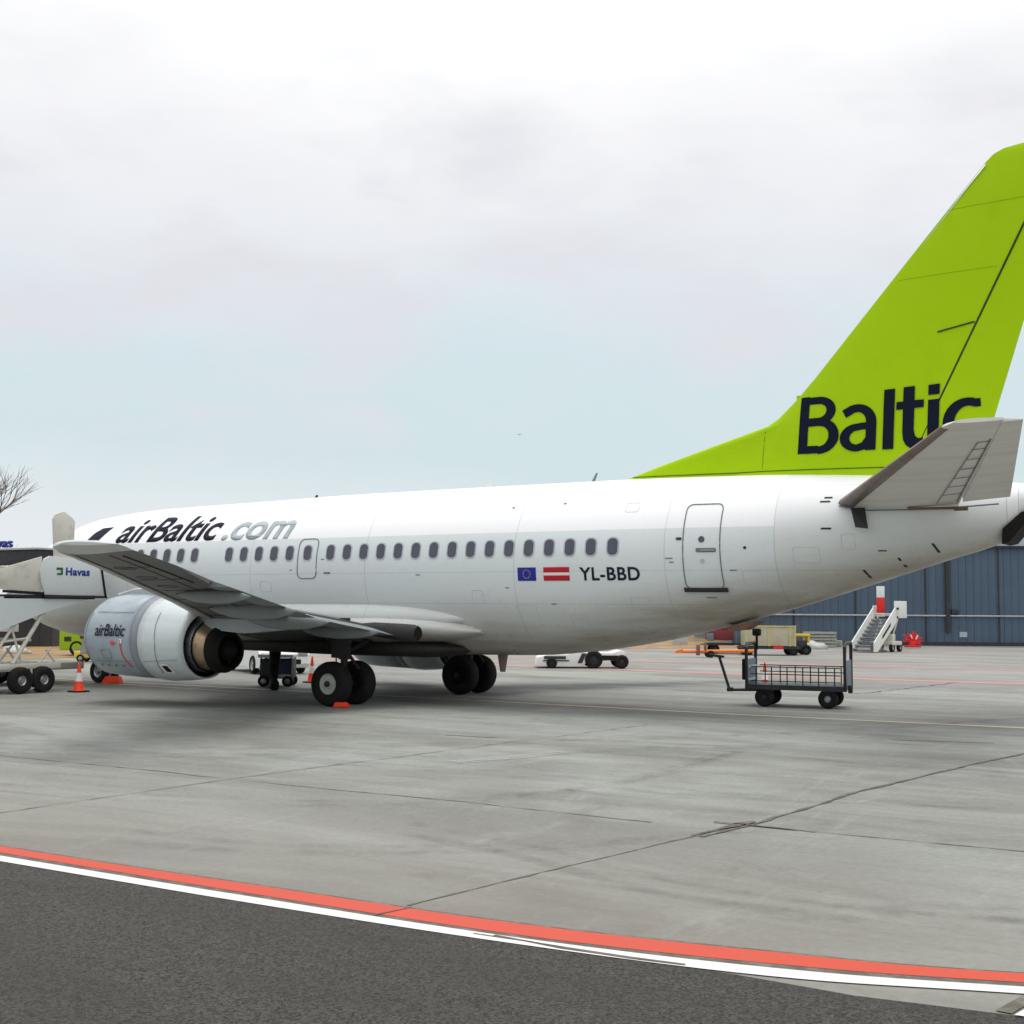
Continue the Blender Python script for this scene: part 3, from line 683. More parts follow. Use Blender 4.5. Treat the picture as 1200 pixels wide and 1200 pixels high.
# ------------------------------------------------------------------ ground
def mat_ground():
    m, nt, b = new_mat('apron_concrete')
    base = mixc(nt, ramp(nt, noise(nt, .11, 5, .6, (1, 2.2, 1), 'Object', 1.2), .35, .68), (.2, .2, .182), (.315, .33, .305))
    st = ramp(nt, noise(nt, .35, 8, .68, (.35, 2.6, 1), 'Object', 1.5, .12), .46, .72, 0, .5)
    c = mixc(nt, st, base, (.165, .158, .14))
    st2 = ramp(nt, noise(nt, .5, 8, .7, (2.2, .5, 1), 'Object', 2.0, .4), .52, .74, 0, .36)
    c = mixc(nt, st2, c, (.42, .43, .41))
    st3 = ramp(nt, noise(nt, .22, 9, .72, (.8, 1.1, 1), 'Object', 3.0), .56, .68, 0, .45)
    c = mixc(nt, st3, c, (.15, .142, .122))
    fine = ramp(nt, noise(nt, 14, 6, .75), .3, .8, .86, 1.14)
    cc = N(nt, 'ShaderNodeVectorMath'); cc.operation = 'SCALE'; nt.links.new(c, cc.inputs[0]); nt.links.new(fine, cc.inputs['Scale'])
    # browner toward the near joint strip, and worn darker band along the taxi line
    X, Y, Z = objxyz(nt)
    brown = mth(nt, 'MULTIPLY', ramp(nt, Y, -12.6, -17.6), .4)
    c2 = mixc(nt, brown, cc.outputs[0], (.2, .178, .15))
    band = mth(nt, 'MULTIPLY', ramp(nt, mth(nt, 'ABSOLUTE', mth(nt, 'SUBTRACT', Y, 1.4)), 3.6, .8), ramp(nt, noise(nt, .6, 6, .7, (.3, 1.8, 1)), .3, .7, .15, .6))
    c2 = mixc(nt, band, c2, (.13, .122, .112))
    pink = mth(nt, 'MULTIPLY', ramp(nt, Y, 9, 20), .22)
    c2 = mixc(nt, pink, c2, (.36, .315, .29))
    nt.links.new(c2, b.inputs['Base Color'])
    nt.links.new(ramp(nt, noise(nt, .6, 5, .6), .3, .7, .6, .9), b.inputs['Roughness'])
    b.inputs['Specular IOR Level'].default_value = .3
    bump(nt, b, noise(nt, 30, 6, .7), .25, .01)
    return m
M['apron'] = mat_ground()
def mat_asphalt():
    m, nt, b = new_mat('asphalt')
    g = N(nt, 'ShaderNodeTexCoord'); v = N(nt, 'ShaderNodeTexVoronoi'); v.inputs['Scale'].default_value = 60; nt.links.new(g.outputs['Object'], v.inputs['Vector'])
    c = mixc(nt, ramp(nt, v.outputs['Color'], .15, .9, 0, 1), (.014, .013, .012), (.082, .075, .065))
    c = mixc(nt, ramp(nt, noise(nt, 120, 2, .7), .5, .72, 0, .7), c, (.18, .165, .145))
    c = mixc(nt, ramp(nt, noise(nt, .7, 5, .6, (.5, 2, 1)), .4, .7, 0, .4), c, (.04, .036, .031))
    nt.links.new(c, b.inputs['Base Color']); b.inputs['Roughness'].default_value = .8; b.inputs['Specular IOR Level'].default_value = .3
    bump(nt, b, noise(nt, 60, 5, .8), .7, .015)
    return m
M['asphalt'] = mat_asphalt()
def mat_worn(name, col, under, wear=.35, sc=6, str_=(1, 1, 1)):
    m, nt, b = new_mat(name)
    f = ramp(nt, noise(nt, sc, 8, .75, str_), .62 - wear * .5, .75 - wear * .3)
    c = mixc(nt, f, col, under)
    nt.links.new(c, b.inputs['Base Color']); b.inputs['Roughness'].default_value = .6
    return m
M['linered'] = mat_worn('red_line_paint', (.55, .055, .022), (.36, .08, .05), .16, 3, (.6, 3, 1))
M['linewhite'] = mat_worn('white_line_paint', (.7, .7, .68), (.3, .3, .28), .08, 8)
M['lineyellow'] = mat_worn('yellow_line_paint', (.62, .55, .33), (.42, .37, .24), .1, 5, (.4, 1, 1))
M['linepink'] = mat_worn('faded_red_paint', (.46, .2, .18), (.34, .27, .25), .3, 2.2, (.3, 2, 1))
M['jointdark'] = mat_worn('dark_joint_sealant', (.085, .07, .052), (.17, .15, .125), .35, 5)
M['crackfill'] = mat_worn('pale_scuff', (.46, .46, .43), (.3, .3, .28), .4, 5)
M['reddark'] = mat_worn('dark_red_line', (.22, .05, .04), (.12, .08, .07), .3, 5)
M['drygrass'] = mat_worn('dry_grass', (.42, .24, .06), (.2, .12, .05), .5, .6, (1, 1, 1))

b = MB(); Rr = 3500
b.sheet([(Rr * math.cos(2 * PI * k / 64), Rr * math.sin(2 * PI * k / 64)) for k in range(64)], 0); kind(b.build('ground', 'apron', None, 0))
edge = [(-60, -18.75), (20, -18.7), (24.35, -18.62), (27.34, -18.6), (29.56, -18.5), (30.3, -18.44), (31.07, -18.38), (31.84, -18.41), (32.75, -18.28), (60, -15.5)]
b = MB(); b.sheet(edge + [(60, -60), (-60, -60)], .004); kind(b.build('asphalt_road', 'asphalt', None, 0))
def spline(pts, n=8):
    out = []
    P = [pts[0]] + list(pts) + [pts[-1]]
    for i in range(1, len(P) - 2):
        for k in range(n):
            t = k / n; a, b_, c, d_ = P[i - 1], P[i], P[i + 1], P[i + 2]
            out.append(tuple(.5 * (2 * b_[j] + (c[j] - a[j]) * t + (2 * a[j] - 5 * b_[j] + 4 * c[j] - d_[j]) * t * t + (-a[j] + 3 * b_[j] - 3 * c[j] + d_[j]) * t ** 3) for j in (0, 1)))
    out.append(pts[-1]); return out
def ribbon(name, mat, top, bot, z):
    b = MB(); A_, B_ = [b.bm.verts.new((*p, z)) for p in spline(top)], [b.bm.verts.new((*p, z)) for p in spline(bot)]
    for i in range(len(A_) - 1): b.bm.faces.new((A_[i], A_[i + 1], B_[i + 1], B_[i]))
    return kind(b.build(name, mat, None, 0))
def strip(name, mat, pts, w, z, jag=0, seed=0):
    rnd = random.Random(seed); P = [Vector(p) for p in pts]; T = []; B = []; n = 0
    q = []
    for a, c in zip(P, P[1:]):
        k = max(1, int((c - a).length / (.18 if jag else 3)))
        q += [a + (c - a) * j / k for j in range(k)]
    q.append(P[-1])
    off = 0
    for i, p in enumerate(q):
        d = (q[min(i + 1, len(q) - 1)] - q[max(i - 1, 0)]).normalized(); nn = Vector((-d.y, d.x)); off = off * .85 + rnd.uniform(-1, 1) * jag * .5
        ww = w / 2 * (1 + (rnd.uniform(-.7, .9) if jag else 0))
        T.append(p + nn * (ww + off)); B.append(p - nn * (ww - off))
    b = MB(); A_ = [b.bm.verts.new((*p, z)) for p in T]; B_ = [b.bm.verts.new((*p, z)) for p in B]
    for i in range(len(A_) - 1): b.bm.faces.new((A_[i], A_[i + 1], B_[i + 1], B_[i]))
    return kind(b.build(name, mat, None, 0))
ribbon('red_line', 'linered', [(-30, -18.3), (10, -18.22), (23.74, -18.18), (26.88, -18.12), (29.26, -18.04), (31.07, -17.77), (32.6, -17.38), (36, -16)], [(-30, -18.48), (10, -18.42), (24.01, -18.38), (27.11, -18.37), (29.43, -18.31), (31.17, -18.04), (32.65, -17.58), (36.1, -16.2)], .008)
ribbon('white_line', 'linewhite', [(-30, -18.56), (10, -18.5), (24.13, -18.47), (27.19, -18.45), (29.47, -18.375), (31.21, -18.13), (32.68, -17.67), (36.2, -16.3)], [(-30, -18.74), (10, -18.66), (24.35, -18.63), (27.34, -18.61), (29.56, -18.52), (31.28, -18.31), (32.71, -17.82), (36.3, -16.5)], .008)
ribbon('sealant_line', 'jointdark', [(-30, -18.26), (10, -18.18), (23.7, -18.14), (26.85, -18.08), (29.24, -18.0), (31.05, -17.73), (32.58, -17.35), (36, -15.97)], [(-30, -18.58), (10, -18.52), (24.12, -18.485), (27.17, -18.465), (29.46, -18.39), (31.2, -18.15), (32.66, -17.69), (36.15, -16.32)], .006)
b = MB(); b.sheet([(32.60, -18.26), (32.68, -17.85), (32.76, -17.87), (32.69, -18.27)], .008); kind(b.build('dark_marking_line', 'jointdark', None, 0))
b = MB(); b.sheet([(32.71, -18.3), (32.76, -18.05), (33.2, -18.0), (33.2, -18.3)], .012); kind(b.build('white_corner_line', 'linewhite', None, 0))
strip('taxi_line', 'lineyellow', [(-20, .5), (17, .55), (23.6, .45), (29.2, .8), (50, 2.2)], .17, .004)
strip('yellow_stand_line', 'lineyellow', [(1.7, -.1), (5.7, -.4), (10, -.7)], .12, .008)
strip('faded_red_line', 'linepink', [(-6, 18.3), (9, 17.6), (22, 16.9), (34, 17.9), (60, 20)], .95, .004)
strip('faded_red_line', 'linepink', [(2, 24), (25, 28), (50, 36)], .9, .004)
strip('dark_red_line', 'reddark', [(27.76, -3.08), (29.38, -2.61)], .06, .004)
strip('slab_joint', 'jointdark', [(28.3, -18.0), (28.74, -14.75), (29.05, -13.0)], .022, .004, .02, 1)
strip('slab_joint', 'jointdark', [(28.95, -14.0), (29.12, -13.0), (29.26, -10.09), (30.06, -4.36), (30.5, 0)], .04, .008, .03, 2)
strip('slab_joint', 'jointdark', [(29.12, -13.05), (29.8, -13.06)], .045, .004, .02, 3)
strip('slab_joint', 'jointdark', [(29.8, -13.06), (31.78, -13.0), (36, -12.9)], .018, .004, .02, 4)
strip('slab_joint', 'jointdark', [(-5, -13.4), (14, -13.45), (21.94, -13.48), (25.92, -13.43), (28.15, -13.5)], .02, .004, .03, 6)
strip('slab_joint', 'jointdark', [(22.0, -18.0), (22.1, -13.5), (22.5, -8.2), (23, -3)], .016, .008, .03, 7)
strip('dark_crack', 'jointdark', [(23.0, 8.2), (23.6, 9.5), (24.28, 16.61)], .05, .012, .05, 10)
strip('dark_crack', 'jointdark', [(21.0, -7.0), (22.0, -6.9)], .05, .004, .04, 11)
strip('dark_crack', 'jointdark', [(29.35, -18.42), (29.9, -18.43), (30.4, -18.41), (30.75, -18.36)], .03, .012, .02, 12)
strip('dark_crack', 'jointdark', [(29.2, -18.45), (29.6, -18.43), (29.9, -18.42)], .01, .012, .01, 13)
strip('dark_crack', 'jointdark', [(28.3, -18.42), (28.38, -18.05)], .012, .012, .005, 14)
strip('dark_crack', 'jointdark', [(28.86, -14.0), (29.02, -13.3), (29.1, -12.85)], .075, .012, .05, 15)
strip('dark_crack', 'jointdark', [(28.7, -13.1), (29.15, -13.08), (29.6, -13.06)], .04, .012, .04, 16)
def mat_tyremark():
    m, nt, b = new_mat('tyre_mark'); tr = N(nt, 'ShaderNodeBsdfTransparent'); mx = N(nt, 'ShaderNodeMixShader')
    b.inputs['Base Color'].default_value = (.06, .055, .045, 1); b.inputs['Roughness'].default_value = .8
    nt.links.new(ramp(nt, noise(nt, 1.5, 7, .75, (1, 1, 1)), .38, .8, 0, .24), mx.inputs[0])
    nt.links.new(tr.outputs[0], mx.inputs[1]); nt.links.new(b.outputs[0], mx.inputs[2]); nt.links.new(mx.outputs[0], nt.nodes['Material Output'].inputs[0]); return m
M['tyremark'] = mat_tyremark()
def mat_scuff():
    m, nt, b = new_mat('pale_scuff'); tr = N(nt, 'ShaderNodeBsdfTransparent'); mx = N(nt, 'ShaderNodeMixShader')
    b.inputs['Base Color'].default_value = (.5, .51, .48, 1)
    nt.links.new(ramp(nt, noise(nt, 4, 7, .8, (1, 3, 1)), .35, .7, 0, .75), mx.inputs[0])
    nt.links.new(tr.outputs[0], mx.inputs[1]); nt.links.new(b.outputs[0], mx.inputs[2]); nt.links.new(mx.outputs[0], nt.nodes['Material Output'].inputs[0]); return m
M['scuff'] = mat_scuff()
strip('pale_scuff_mark', 'scuff', [(23.4, -10.3), (23.7, -9.7), (24.1, -8.2)], .34, .0122)
zt_ = .0125
for w_, pts_ in ((.22, [(30.5, -17.2), (31.3, -16.4), (32.5, -15.9), (35, -15.7)]), (.2, [(26, -15.4), (28, -15.9), (29.5, -16.5), (31, -16.6), (33, -16.1)]), (.25, [(20, -16), (23.5, -15.2), (25.5, -13.6), (26.4, -11), (26.2, -7)]),
                 (.22, [(24, -17.4), (26, -17), (28, -15.4), (29.2, -13.5), (30.5, -12.2)]), (.3, [(10, -14), (16, -12.5), (21, -9.5), (26, -3), (30, 6)]), (.3, [(12, -14.8), (17, -13.4), (22, -10.6), (27.6, -4)]), (.2, [(22, -11.5), (25, -11.2), (28, -11.4), (31, -10.4)]),
                 (.25, [(14, -9), (20, -7.2), (26, -6.6), (33, -8)]), (.35, [(0, -5), (10, -4.2), (20, -4.6), (30, -3.6)]), (.35, [(8, 5), (16, 6.5), (26, 5.8), (36, 8)])):
    zt_ += .0004; sp_ = spline(pts_); strip('tyre_mark', 'tyremark', sp_, w_, zt_)
    strip('tyre_mark', 'tyremark', [(p[0] + .12, p[1] + w_ * 2.1) for p in sp_], w_ * .8, zt_ + .0002)
b = MB(); b.sheet([(-14, -8), (-12, 9.4), (-8, 22), (-2.6, 33), (1.6, 41.5), (5.5, 49), (7, 54), (2, 66), (-20, 120), (-400, 400), (-600, 0), (-100, -60)], .008); kind(b.build('dry_grass_field', 'drygrass', None, 0))

# ------------------------------------------------------------------ cones and chocks
def cone_at(loc, label, rz=0, proto=[]):
    if proto: t = copy_tree(proto[0]); t.location = loc; t['label'] = label; t.rotation_euler.z = rz; return t
    t = thing('traffic_cone', label, 'traffic cone', loc, rz, 'orange traffic cones on the apron')
    b = MB(); b.box((0, 0, .02), (.4, .4, .04), bev=.012); b.build('foot', 'black', t)
    b = MB(); b.lathe([(.04, .15), (.06, .135), (.28, .098)], (0, 0, 0), 'Z', 24); b.lathe([(.5, .061), (.76, .022), (.78, .016), (.78, .001)], (0, 0, 0), 'Z', 24); b.lathe([(.28, .0975), (.5, .0605)], (0, 0, 0), 'Z', 24); b.build('cone_body', 'orange', t)
    b = MB(); b.lathe([(.28, .1), (.5, .063)], (0, 0, 0), 'Z', 24); b.build('reflective_band', 'reflective', t)
    proto.append(t); return t
cone_at((6.76, -3.22, 0), 'orange cone with a white band between the stairs truck wheels and the nose wheels')
cone_at((8.62, 3.8, 0), 'orange cone half hidden behind the near main wheels of the jet')
cone_at((20.7, 9.3, 0), 'orange cone seen through the railing of the baggage cart')
def chock(loc, label, rz, d=(.5, .17, .15)):
    b = MB(); b.prism([(-d[0] / 2, 0), (d[0] / 2, 0), (d[0] / 2 - .06, d[2]), (-d[0] / 2 + .06, d[2])], 1, -d[1] / 2, d[1] / 2)
    o = b.build('wheel_chock', 'orange', None, 20, .012); o.location = loc; o.rotation_euler.z = rz
    return tag(o, label, 'wheel chock', 'orange wheel chocks')
chock((15.5, -3.2, .01), 'orange chock against the near main wheels', R(20), (.38, .14, .11))
chock((4.45, -.1, .01), 'orange chock against the nose wheels', R(15), (.6, .2, .2))

# black duct under the belly and the power cart
b = MB(); b.tube([(10.2, .44, 1.2), (10.2, .43, .9), (10.19, .44, .5), (10.2, .44, .2), (10.15, .5, .1), (9.7, .9, .09), (9.35, 1.3, .14), (9.2, 1.55, .3)], [.17, .15, .13, .12, .12, .11, .1, .09], 14)
tag(b.build('air_hose', 'black', None, 60), 'thick black hose hanging from the belly of the jet to the ground', 'hose')
t = thing('power_cart', 'small dark ground power cart with white top and blue panel under the jet', 'ground power unit', (8.95, 1.95, 0), R(32))
b = MB(); b.box((0, 0, .5), (.9, .8, .55), bev=.03); b.build('housing', 'charcoal', t)
b = MB(); b.box((0, 0, .86), (1.0, .9, .09), bev=.02); b.build('roof', 'white', t)
for sx in (-.42, .42):
    for sy in (-.36, .36):
        b = MB(); b.cyl((sx, sy, .6), (sx, sy, .82), .025); b.build('post', 'charcoal', t)
b = MB(); b.box((.25, -.41, .55), (.3, .02, .36)); b.build('side_panel', 'darkblue', t)
b = MB(); b.box((.25, -.42, .3), (.34, .02, .1)); b.build('lower_panel', 'palegrey', t)
for sx in (-.34, .34):
    for sy in (-.38, .38): wheel(t, (sx, sy, .16), .16, .12, .5, 'metal')

# ------------------------------------------------------------------ cars
def car(loc, rz, label, paint_, L=4.2, W=1.72, H=1.46, cat='car', nm='parked_car', group=None):
    t = thing(nm, label, cat, loc, rz, group)
    # side profile, x forward
    prof = [(-L/2, .34), (-L/2 + .03, .78), (-L/2 + .22, .92), (-L/2 + .55, H - .08), (-L/2 + 1.0, H), (.35, H - .02), (.95, 1.02), (1.0, .95), (L/2 - .25, .82), (L/2 - .03, .66), (L/2, .36), (L/2 - .1, .22), (-L/2 + .1, .22)]
    b = MB(); rings = []
    for y, k in ((-W/2, .0), (-W/2 + .06, 1), (W/2 - .06, 1), (W/2, 0)):
        r = []
        for px, pz in prof:
            inn = .16 * max(0, (pz - .92)) / .5
            yy = y * (1 - inn) if abs(y) > .1 else y
            r.append((px * (1 - .01 * (1 - k)), yy, pz - (.02 if k == 0 and pz > 1.2 else 0)))
        rings.append(r)
    b.loft(rings); b.build('body', paint_, t, 30)
    b = MB()
    for s in (-1, 1):
        y0, y1 = s * (W/2 + .006), s * (W/2 * .89 + .014)
        b.loft([[(-L/2 + .5, y0, .95), (.88, y0, .98), (.3, y1, H - .1), (-L/2 + .75, y1, H - .12)], [(-L/2 + .5, y0 - s * .05, .95), (.88, y0 - s * .05, .98), (.3, y1 - s * .05, H - .1), (-L/2 + .75, y1 - s * .05, H - .12)]])
    b.build('side_window', 'carglass', t, 20)
    b = MB(); b.loft([[(.98, -W/2 + .12, 1.03), (.98, W/2 - .12, 1.03), (.41, W/2 - .22, H - .05), (.41, -W/2 + .22, H - .05)], [(.95, -W/2 + .12, .99), (.95, W/2 - .12, .99), (.38, W/2 - .22, H - .07), (.38, -W/2 + .22, H - .07)]]); b.build('windscreen', 'carglass', t, 20)
    b = MB(); b.box((L/2 - .01, 0, .42), (.06, 1.1, .16), bev=.02); b.build('grille', 'black', t)
    b = MB(); b.box((L/2 + .015, 0, .46), (.03, .5, .11)); b.build('number_plate', 'white', t)
    for s in (-1, 1):
        b = MB(); b.box((L/2 - .1, s * (W/2 - .24), .66), (.2, .34, .13), bev=.03); b.build('headlight', 'metal', t)
        b = MB(); b.box((-L/2 + .03, s * (W/2 - .2), .78), (.08, .2, .16), bev=.02); b.build('tail_light', 'red', t)
        b = MB(); b.box((.75, s * (W/2 + .08), 1.0), (.1, .16, .1), bev=.02); b.build('wing_mirror', paint_, t)
        for px in (-L/2 + .75, L/2 - .8): wheel(t, (px, s * (W/2 - .05), .31), .31, .2, .6, 'metal')
    return t
car((3.1, 7.8, 0), R(-30), 'white car beyond the small power cart, partly hidden by the jet wheels and engine', 'white', 4.2, 1.72, 1.46)
t = thing('delivery_van', 'lime green van parked beyond the nose wheels of the jet', 'van', (-11.95, 14.75, 0), R(32))
b = MB(); b.box((0, 0, 1.25), (5.2, 1.9, 2.0), bev=.1); b.build('body', 'limevan', t)
b = MB(); b.box((-1.2, -.96, 1.0), (.9, .03, .45)); b.build('side_sign', 'charcoal', t)
b = MB(); b.box((-2.2, -.96, .75), (.3, .03, .2)); b.build('vent', 'charcoal', t)
for px in (-1.8, 1.6):
    for s in (-1, 1): wheel(t, (px, s * .85, .35), .35, .22, .55, 'metal')
t = thing('tow_tractor', 'low yellow tractor in front of the lime green van', 'tractor', (-7.35, 9.4, 0), R(32))
t.scale = (.75, .75, .72)
b = MB(); b.box((0, 0, .42), (2.2, 1.1, .34), bev=.05); b.box((.75, 0, .65), (.6, 1.0, .25), bev=.05); b.build('body', 'yellow', t)
b = MB(); b.box((-.3, 0, .68), (.4, .5, .14), bev=.03); b.box((-.5, 0, .85), (.08, .5, .3), bev=.02); b.build('seat', 'black', t)
for px in (-.75, .75):
    for s in (-1, 1): wheel(t, (px, s * .5, .22), .22, .16, .5, 'metal')
# shed and tarpaulin heap beyond the nose
t = thing('shed', 'dark low shed on the brown field beyond the stairs truck', 'shed', (-27.5, 20.2, 0), R(32))
b = MB(); b.box((0, 0, .8), (6, 2.5, 1.6)); b.build('wall', 'shed', t)
b = MB(); b.prism([(-1.4, 1.6), (1.4, 1.6), (1.3, 1.75), (0, 2.05), (-1.3, 1.75)], 0, -3.15, 3.15); b.build('roof', 'darkmetal', t)
b = MB(); b.box((1.9, -1.265, .75), (.8, .03, 1.3)); b.build('door', 'charcoal', t)
b = MB(); b.box((.6, -1.265, 1.0), (1.1, .03, .4)); b.build('window', 'tarp', t)
def heap(name, loc, dims, mat, seed, label, cat):
    rnd = random.Random(seed); b = MB(); bmesh.ops.create_icosphere(b.bm, subdivisions=3, radius=1)
    for v in b.bm.verts:
        n = math.sin(v.co.x * 5 + seed) * .08 + math.sin(v.co.y * 7 + v.co.x * 3) * .07 + rnd.uniform(-.04, .04)
        v.co = Vector((v.co.x * dims[0] * (1 + n), v.co.y * dims[1] * (1 + n), max(0, v.co.z + .1) * dims[2] * (1 + 2 * n)))
    o = b.build(name, mat, None, 60); o.location = loc; return tag(o, label, cat)
heap('tarpaulin_heap', (-17, 12.9, 0), (.75, .6, .32), 'tarp', 3, 'grey covered heap on the brown field by the stairs truck', 'heap')

# ------------------------------------------------------------------ passenger stairs at the forward door
t = thing('passenger_stairs', 'white boarding stairs truck docked at the front door, side panel lettered in blue', 'boarding stairs', (5.25, -5.52, 0))
L_ = lambda p: (p[0] - 4.6, p[1] + 5, p[2])
xn, xf = 5.5, 3.7
b = MB(); b.box(L_((4.6, -2.6, 2.46)), (1.8, 1.7, .1)); b.box(L_((4.6, -4.0, 2.46)), (1.8, 1.2, .1)); b.build('platform', 'charcoal', t)
b = MB(); b.prism([L_((0, y, z))[1:] for y, z in ((-3.42, 2.56), (-3.52, 2.8), (-3.58, 3.1), (-3.46, 3.44), (-3.3, 3.52), (-1.66, 3.44), (-1.42, 2.5))], 0, .9, .96); p = b.build('side_panel', 'panelwhite', t, 20, .006)
b = MB(); b.prism([L_((0, y, z))[1:] for y, z in ((-3.42, 2.44), (-1.4, 2.44), (-1.4, 2.5), (-3.42, 2.52))], 0, .88, .98); b.build('panel_edge', 'darkmetal', p)
b = MB(); b.prism([L_((0, y, z))[1:] for y, z in ((-1.47, 2.46), (-1.41, 2.46), (-1.62, 3.44), (-1.68, 3.44))], 0, .87, .98); b.build('bumper_strip', 'black', p)
lt = text_bm('Havas', 0, 0, .78, .2, 0, .035, 1.08)
for v in lt.verts: v.co = (.966, 5 - 2.78 + v.co.x, 3.04 + v.co.z)
b = MB(); b.bm.free(); b.bm = lt; solid(b.build('lettering', 'bluesign', p, 0), .006)
b = MB(); b.box((.967, 5 - 2.98, 3.2), (.008, .2, .06)); b.box((.967, 5 - 2.91, 3.11), (.008, .06, .13)); b.box((.967, 5 - 2.99, 3.06), (.008, .14, .05)); b.build('emblem', 'darkgreen', p)
b = MB(); b.prism([L_((0, y, z))[1:] for y, z in ((-3.1, 3.5), (-3.18, 4.5), (-3.12, 4.62), (-2.85, 4.72), (-2.55, 4.55), (-2.48, 4.45), (-2.5, 3.48))], 0, .84, .9); b.build('canopy_panel', 'offwhite', t, 20, .01)
b = MB(); b.prism([L_((0, y, z))[1:] for y, z in ((-5.0, 2.66), (-3.5, 2.56), (-3.5, 3.5), (-4.8, 3.14), (-5.6, 2.85), (-5.6, 2.5))], 0, .87, .91); q = b.build('balustrade_panel', 'offwhite', t, 20, .006)
b = MB(); b.prism([L_((0, y, z))[1:] for y, z in ((-4.66, 2.555), (-3.42, 2.5), (-3.42, 2.58), (-4.66, 2.625))], 0, .915, .945); b.build('edge_trim', 'black', q)
# descending flight
def side(x0, x1):
    b = MB(); b.prism([L_((0, y, z))[1:] for y, z in ((-1.9, 2.42), (-3.2, 2.1), (-9.0, .12), (-9.4, .12), (-9.4, .5), (-5.6, 2.48), (-3.45, 2.42))], 0, x0, x1); return b.build('stringer', 'panelwhite', t, 20)
side(.86, .9); side(-.9, -.86)
for k in range(13):
    y = -4.75 - .36 * k; z = 2.3 - .175 * k
    b = MB(); b.box(L_((4.6, y, z)), (1.68, .32, .04)); b.build('step', 'charcoal', t)
for sx in (.88, -.88):
    b = MB(); b.tube([L_((4.6 + sx, -4.6, 3.2)), L_((4.6 + sx, -5.2, 3.1)), L_((4.6 + sx, -9.2, 1.35)), L_((4.6 + sx, -9.2, .3))], .025)
    for k in range(5): y = -5.6 - .8 * k; b.cyl(L_((4.6 + sx, y, 3.1 + (y + 5.2) * .4375)), L_((4.6 + sx, y, 2.0 + (y + 4.7) * .35)), .018)
    b.build('handrail', 'metal', t)
# lifting frame
b = MB()
for x_ in (.8, -.8):
    for p0, p1, w_ in (((-3.22, 2.2), (-4.2, .75), .055), ((-4.1, 1.85), (-4.9, .8), .04), ((-3.75, 1.4), (-4.6, 1.3), .03), ((-3.2, 1.1), (-2.9, .75), .03), ((-4.3, 1.75), (-3.95, .8), .03), ((-3.05, 1.15), (-3.4, .75), .03)):
        b.cyl((x_, 5 + p0[0], p0[1]), (x_, 5 + p1[0], p1[1]), w_, w_, 10)
b.cyl((-.8, 5 - 3.22, 2.2), (.8, 5 - 3.22, 2.2), .05); b.cyl((-.8, 5 - 3.7, 1.35), (.8, 5 - 3.7, 1.35), .04)
b.build('lifting_frame', 'offwhite', t)
b = MB(); b.box((0, .9, .68), (1.7, 2.7, .14), bev=.02); b.box((.2, -1.4, .7), (1.6, 2.2, .2), bev=.03); b.build('chassis', 'offwhite', t)
b = MB(); b.box((.2, 1.85, .5), (1.0, .3, .18), bev=.02); b.build('hydraulic_box', 'darkmetal', t)
for y, sx in ((.9, .98), (1.57, .98), (-2.6, .98), (-2.6, -.8)): wheel(t, (sx, y, .34), .34, .24, .36, 'metal', ax='X')
b = MB(); b.cyl((.98, 1.23, .62), (.98, 1.23, .15), .03); b.cyl((.98, 1.23, .12), (.98, 1.23, .15), .09); b.build('stabilizer_leg', 'offwhite', t)

# second stairs: canopy with blue lettering behind the first
t = thing('passenger_stairs', 'dark-canopied stairs with a blue sign standing behind the white stairs truck', 'boarding stairs', (2.6, -2.05, 0))
b = MB(); b.box((0, .6, 3.6), (1.86, 1.3, .42), bev=.03); b.build('canopy', 'shed', t)
b = MB(); b.box((0, .6, 3.84), (1.96, 1.4, .05)); b.build('roof_edge', 'tarp', t)
b = MB(); b.box((0, .5, 2.9), (1.7, 1.1, .1)); b.build('platform', 'charcoal', t)
for sx in (-.8, .85):
    for sy in (.0, 1.1):
        b = MB(); b.cyl((sx, sy, 2.85), (sx, sy, 3.45), .035); b.build('post', 'charcoal', t)
b = MB(); b.cyl((-.8, -.02, 3.38), (.85, -.02, 2.95), .022); b.cyl((-.8, -.02, 2.95), (.85, -.02, 3.38), .022); b.build('cross_brace', 'metal', t)
lt = text_bm('Havas', 0, 0, 1.35, .27, 0, .02, 1.02)
for v in lt.verts: v.co = (-1.58 + v.co.x, -.03, 3.9 + v.co.z)
b = MB(); b.bm.free(); b.bm = lt; solid(b.build('sign', 'bluesign', t, 0), .06)
b = MB(); b.box((0, .1, .5), (1.6, 3.4, .2), bev=.03); b.build('chassis', 'offwhite', t)
b = MB(); b.prism([(.1, 2.9), (-4.0, .4), (-4.0, .7), (.1, 3.2)], 0, .8, .84); b.prism([(.1, 2.9), (-4.0, .4), (-4.0, .7), (.1, 3.2)], 0, -.84, -.8); b.build('stringer', 'offwhite', t)
for y in (.1, -1.6):
    for sx in (-.75, .75): wheel(t, (sx, y, .3), .3, .2, .45, 'metal', ax='X')

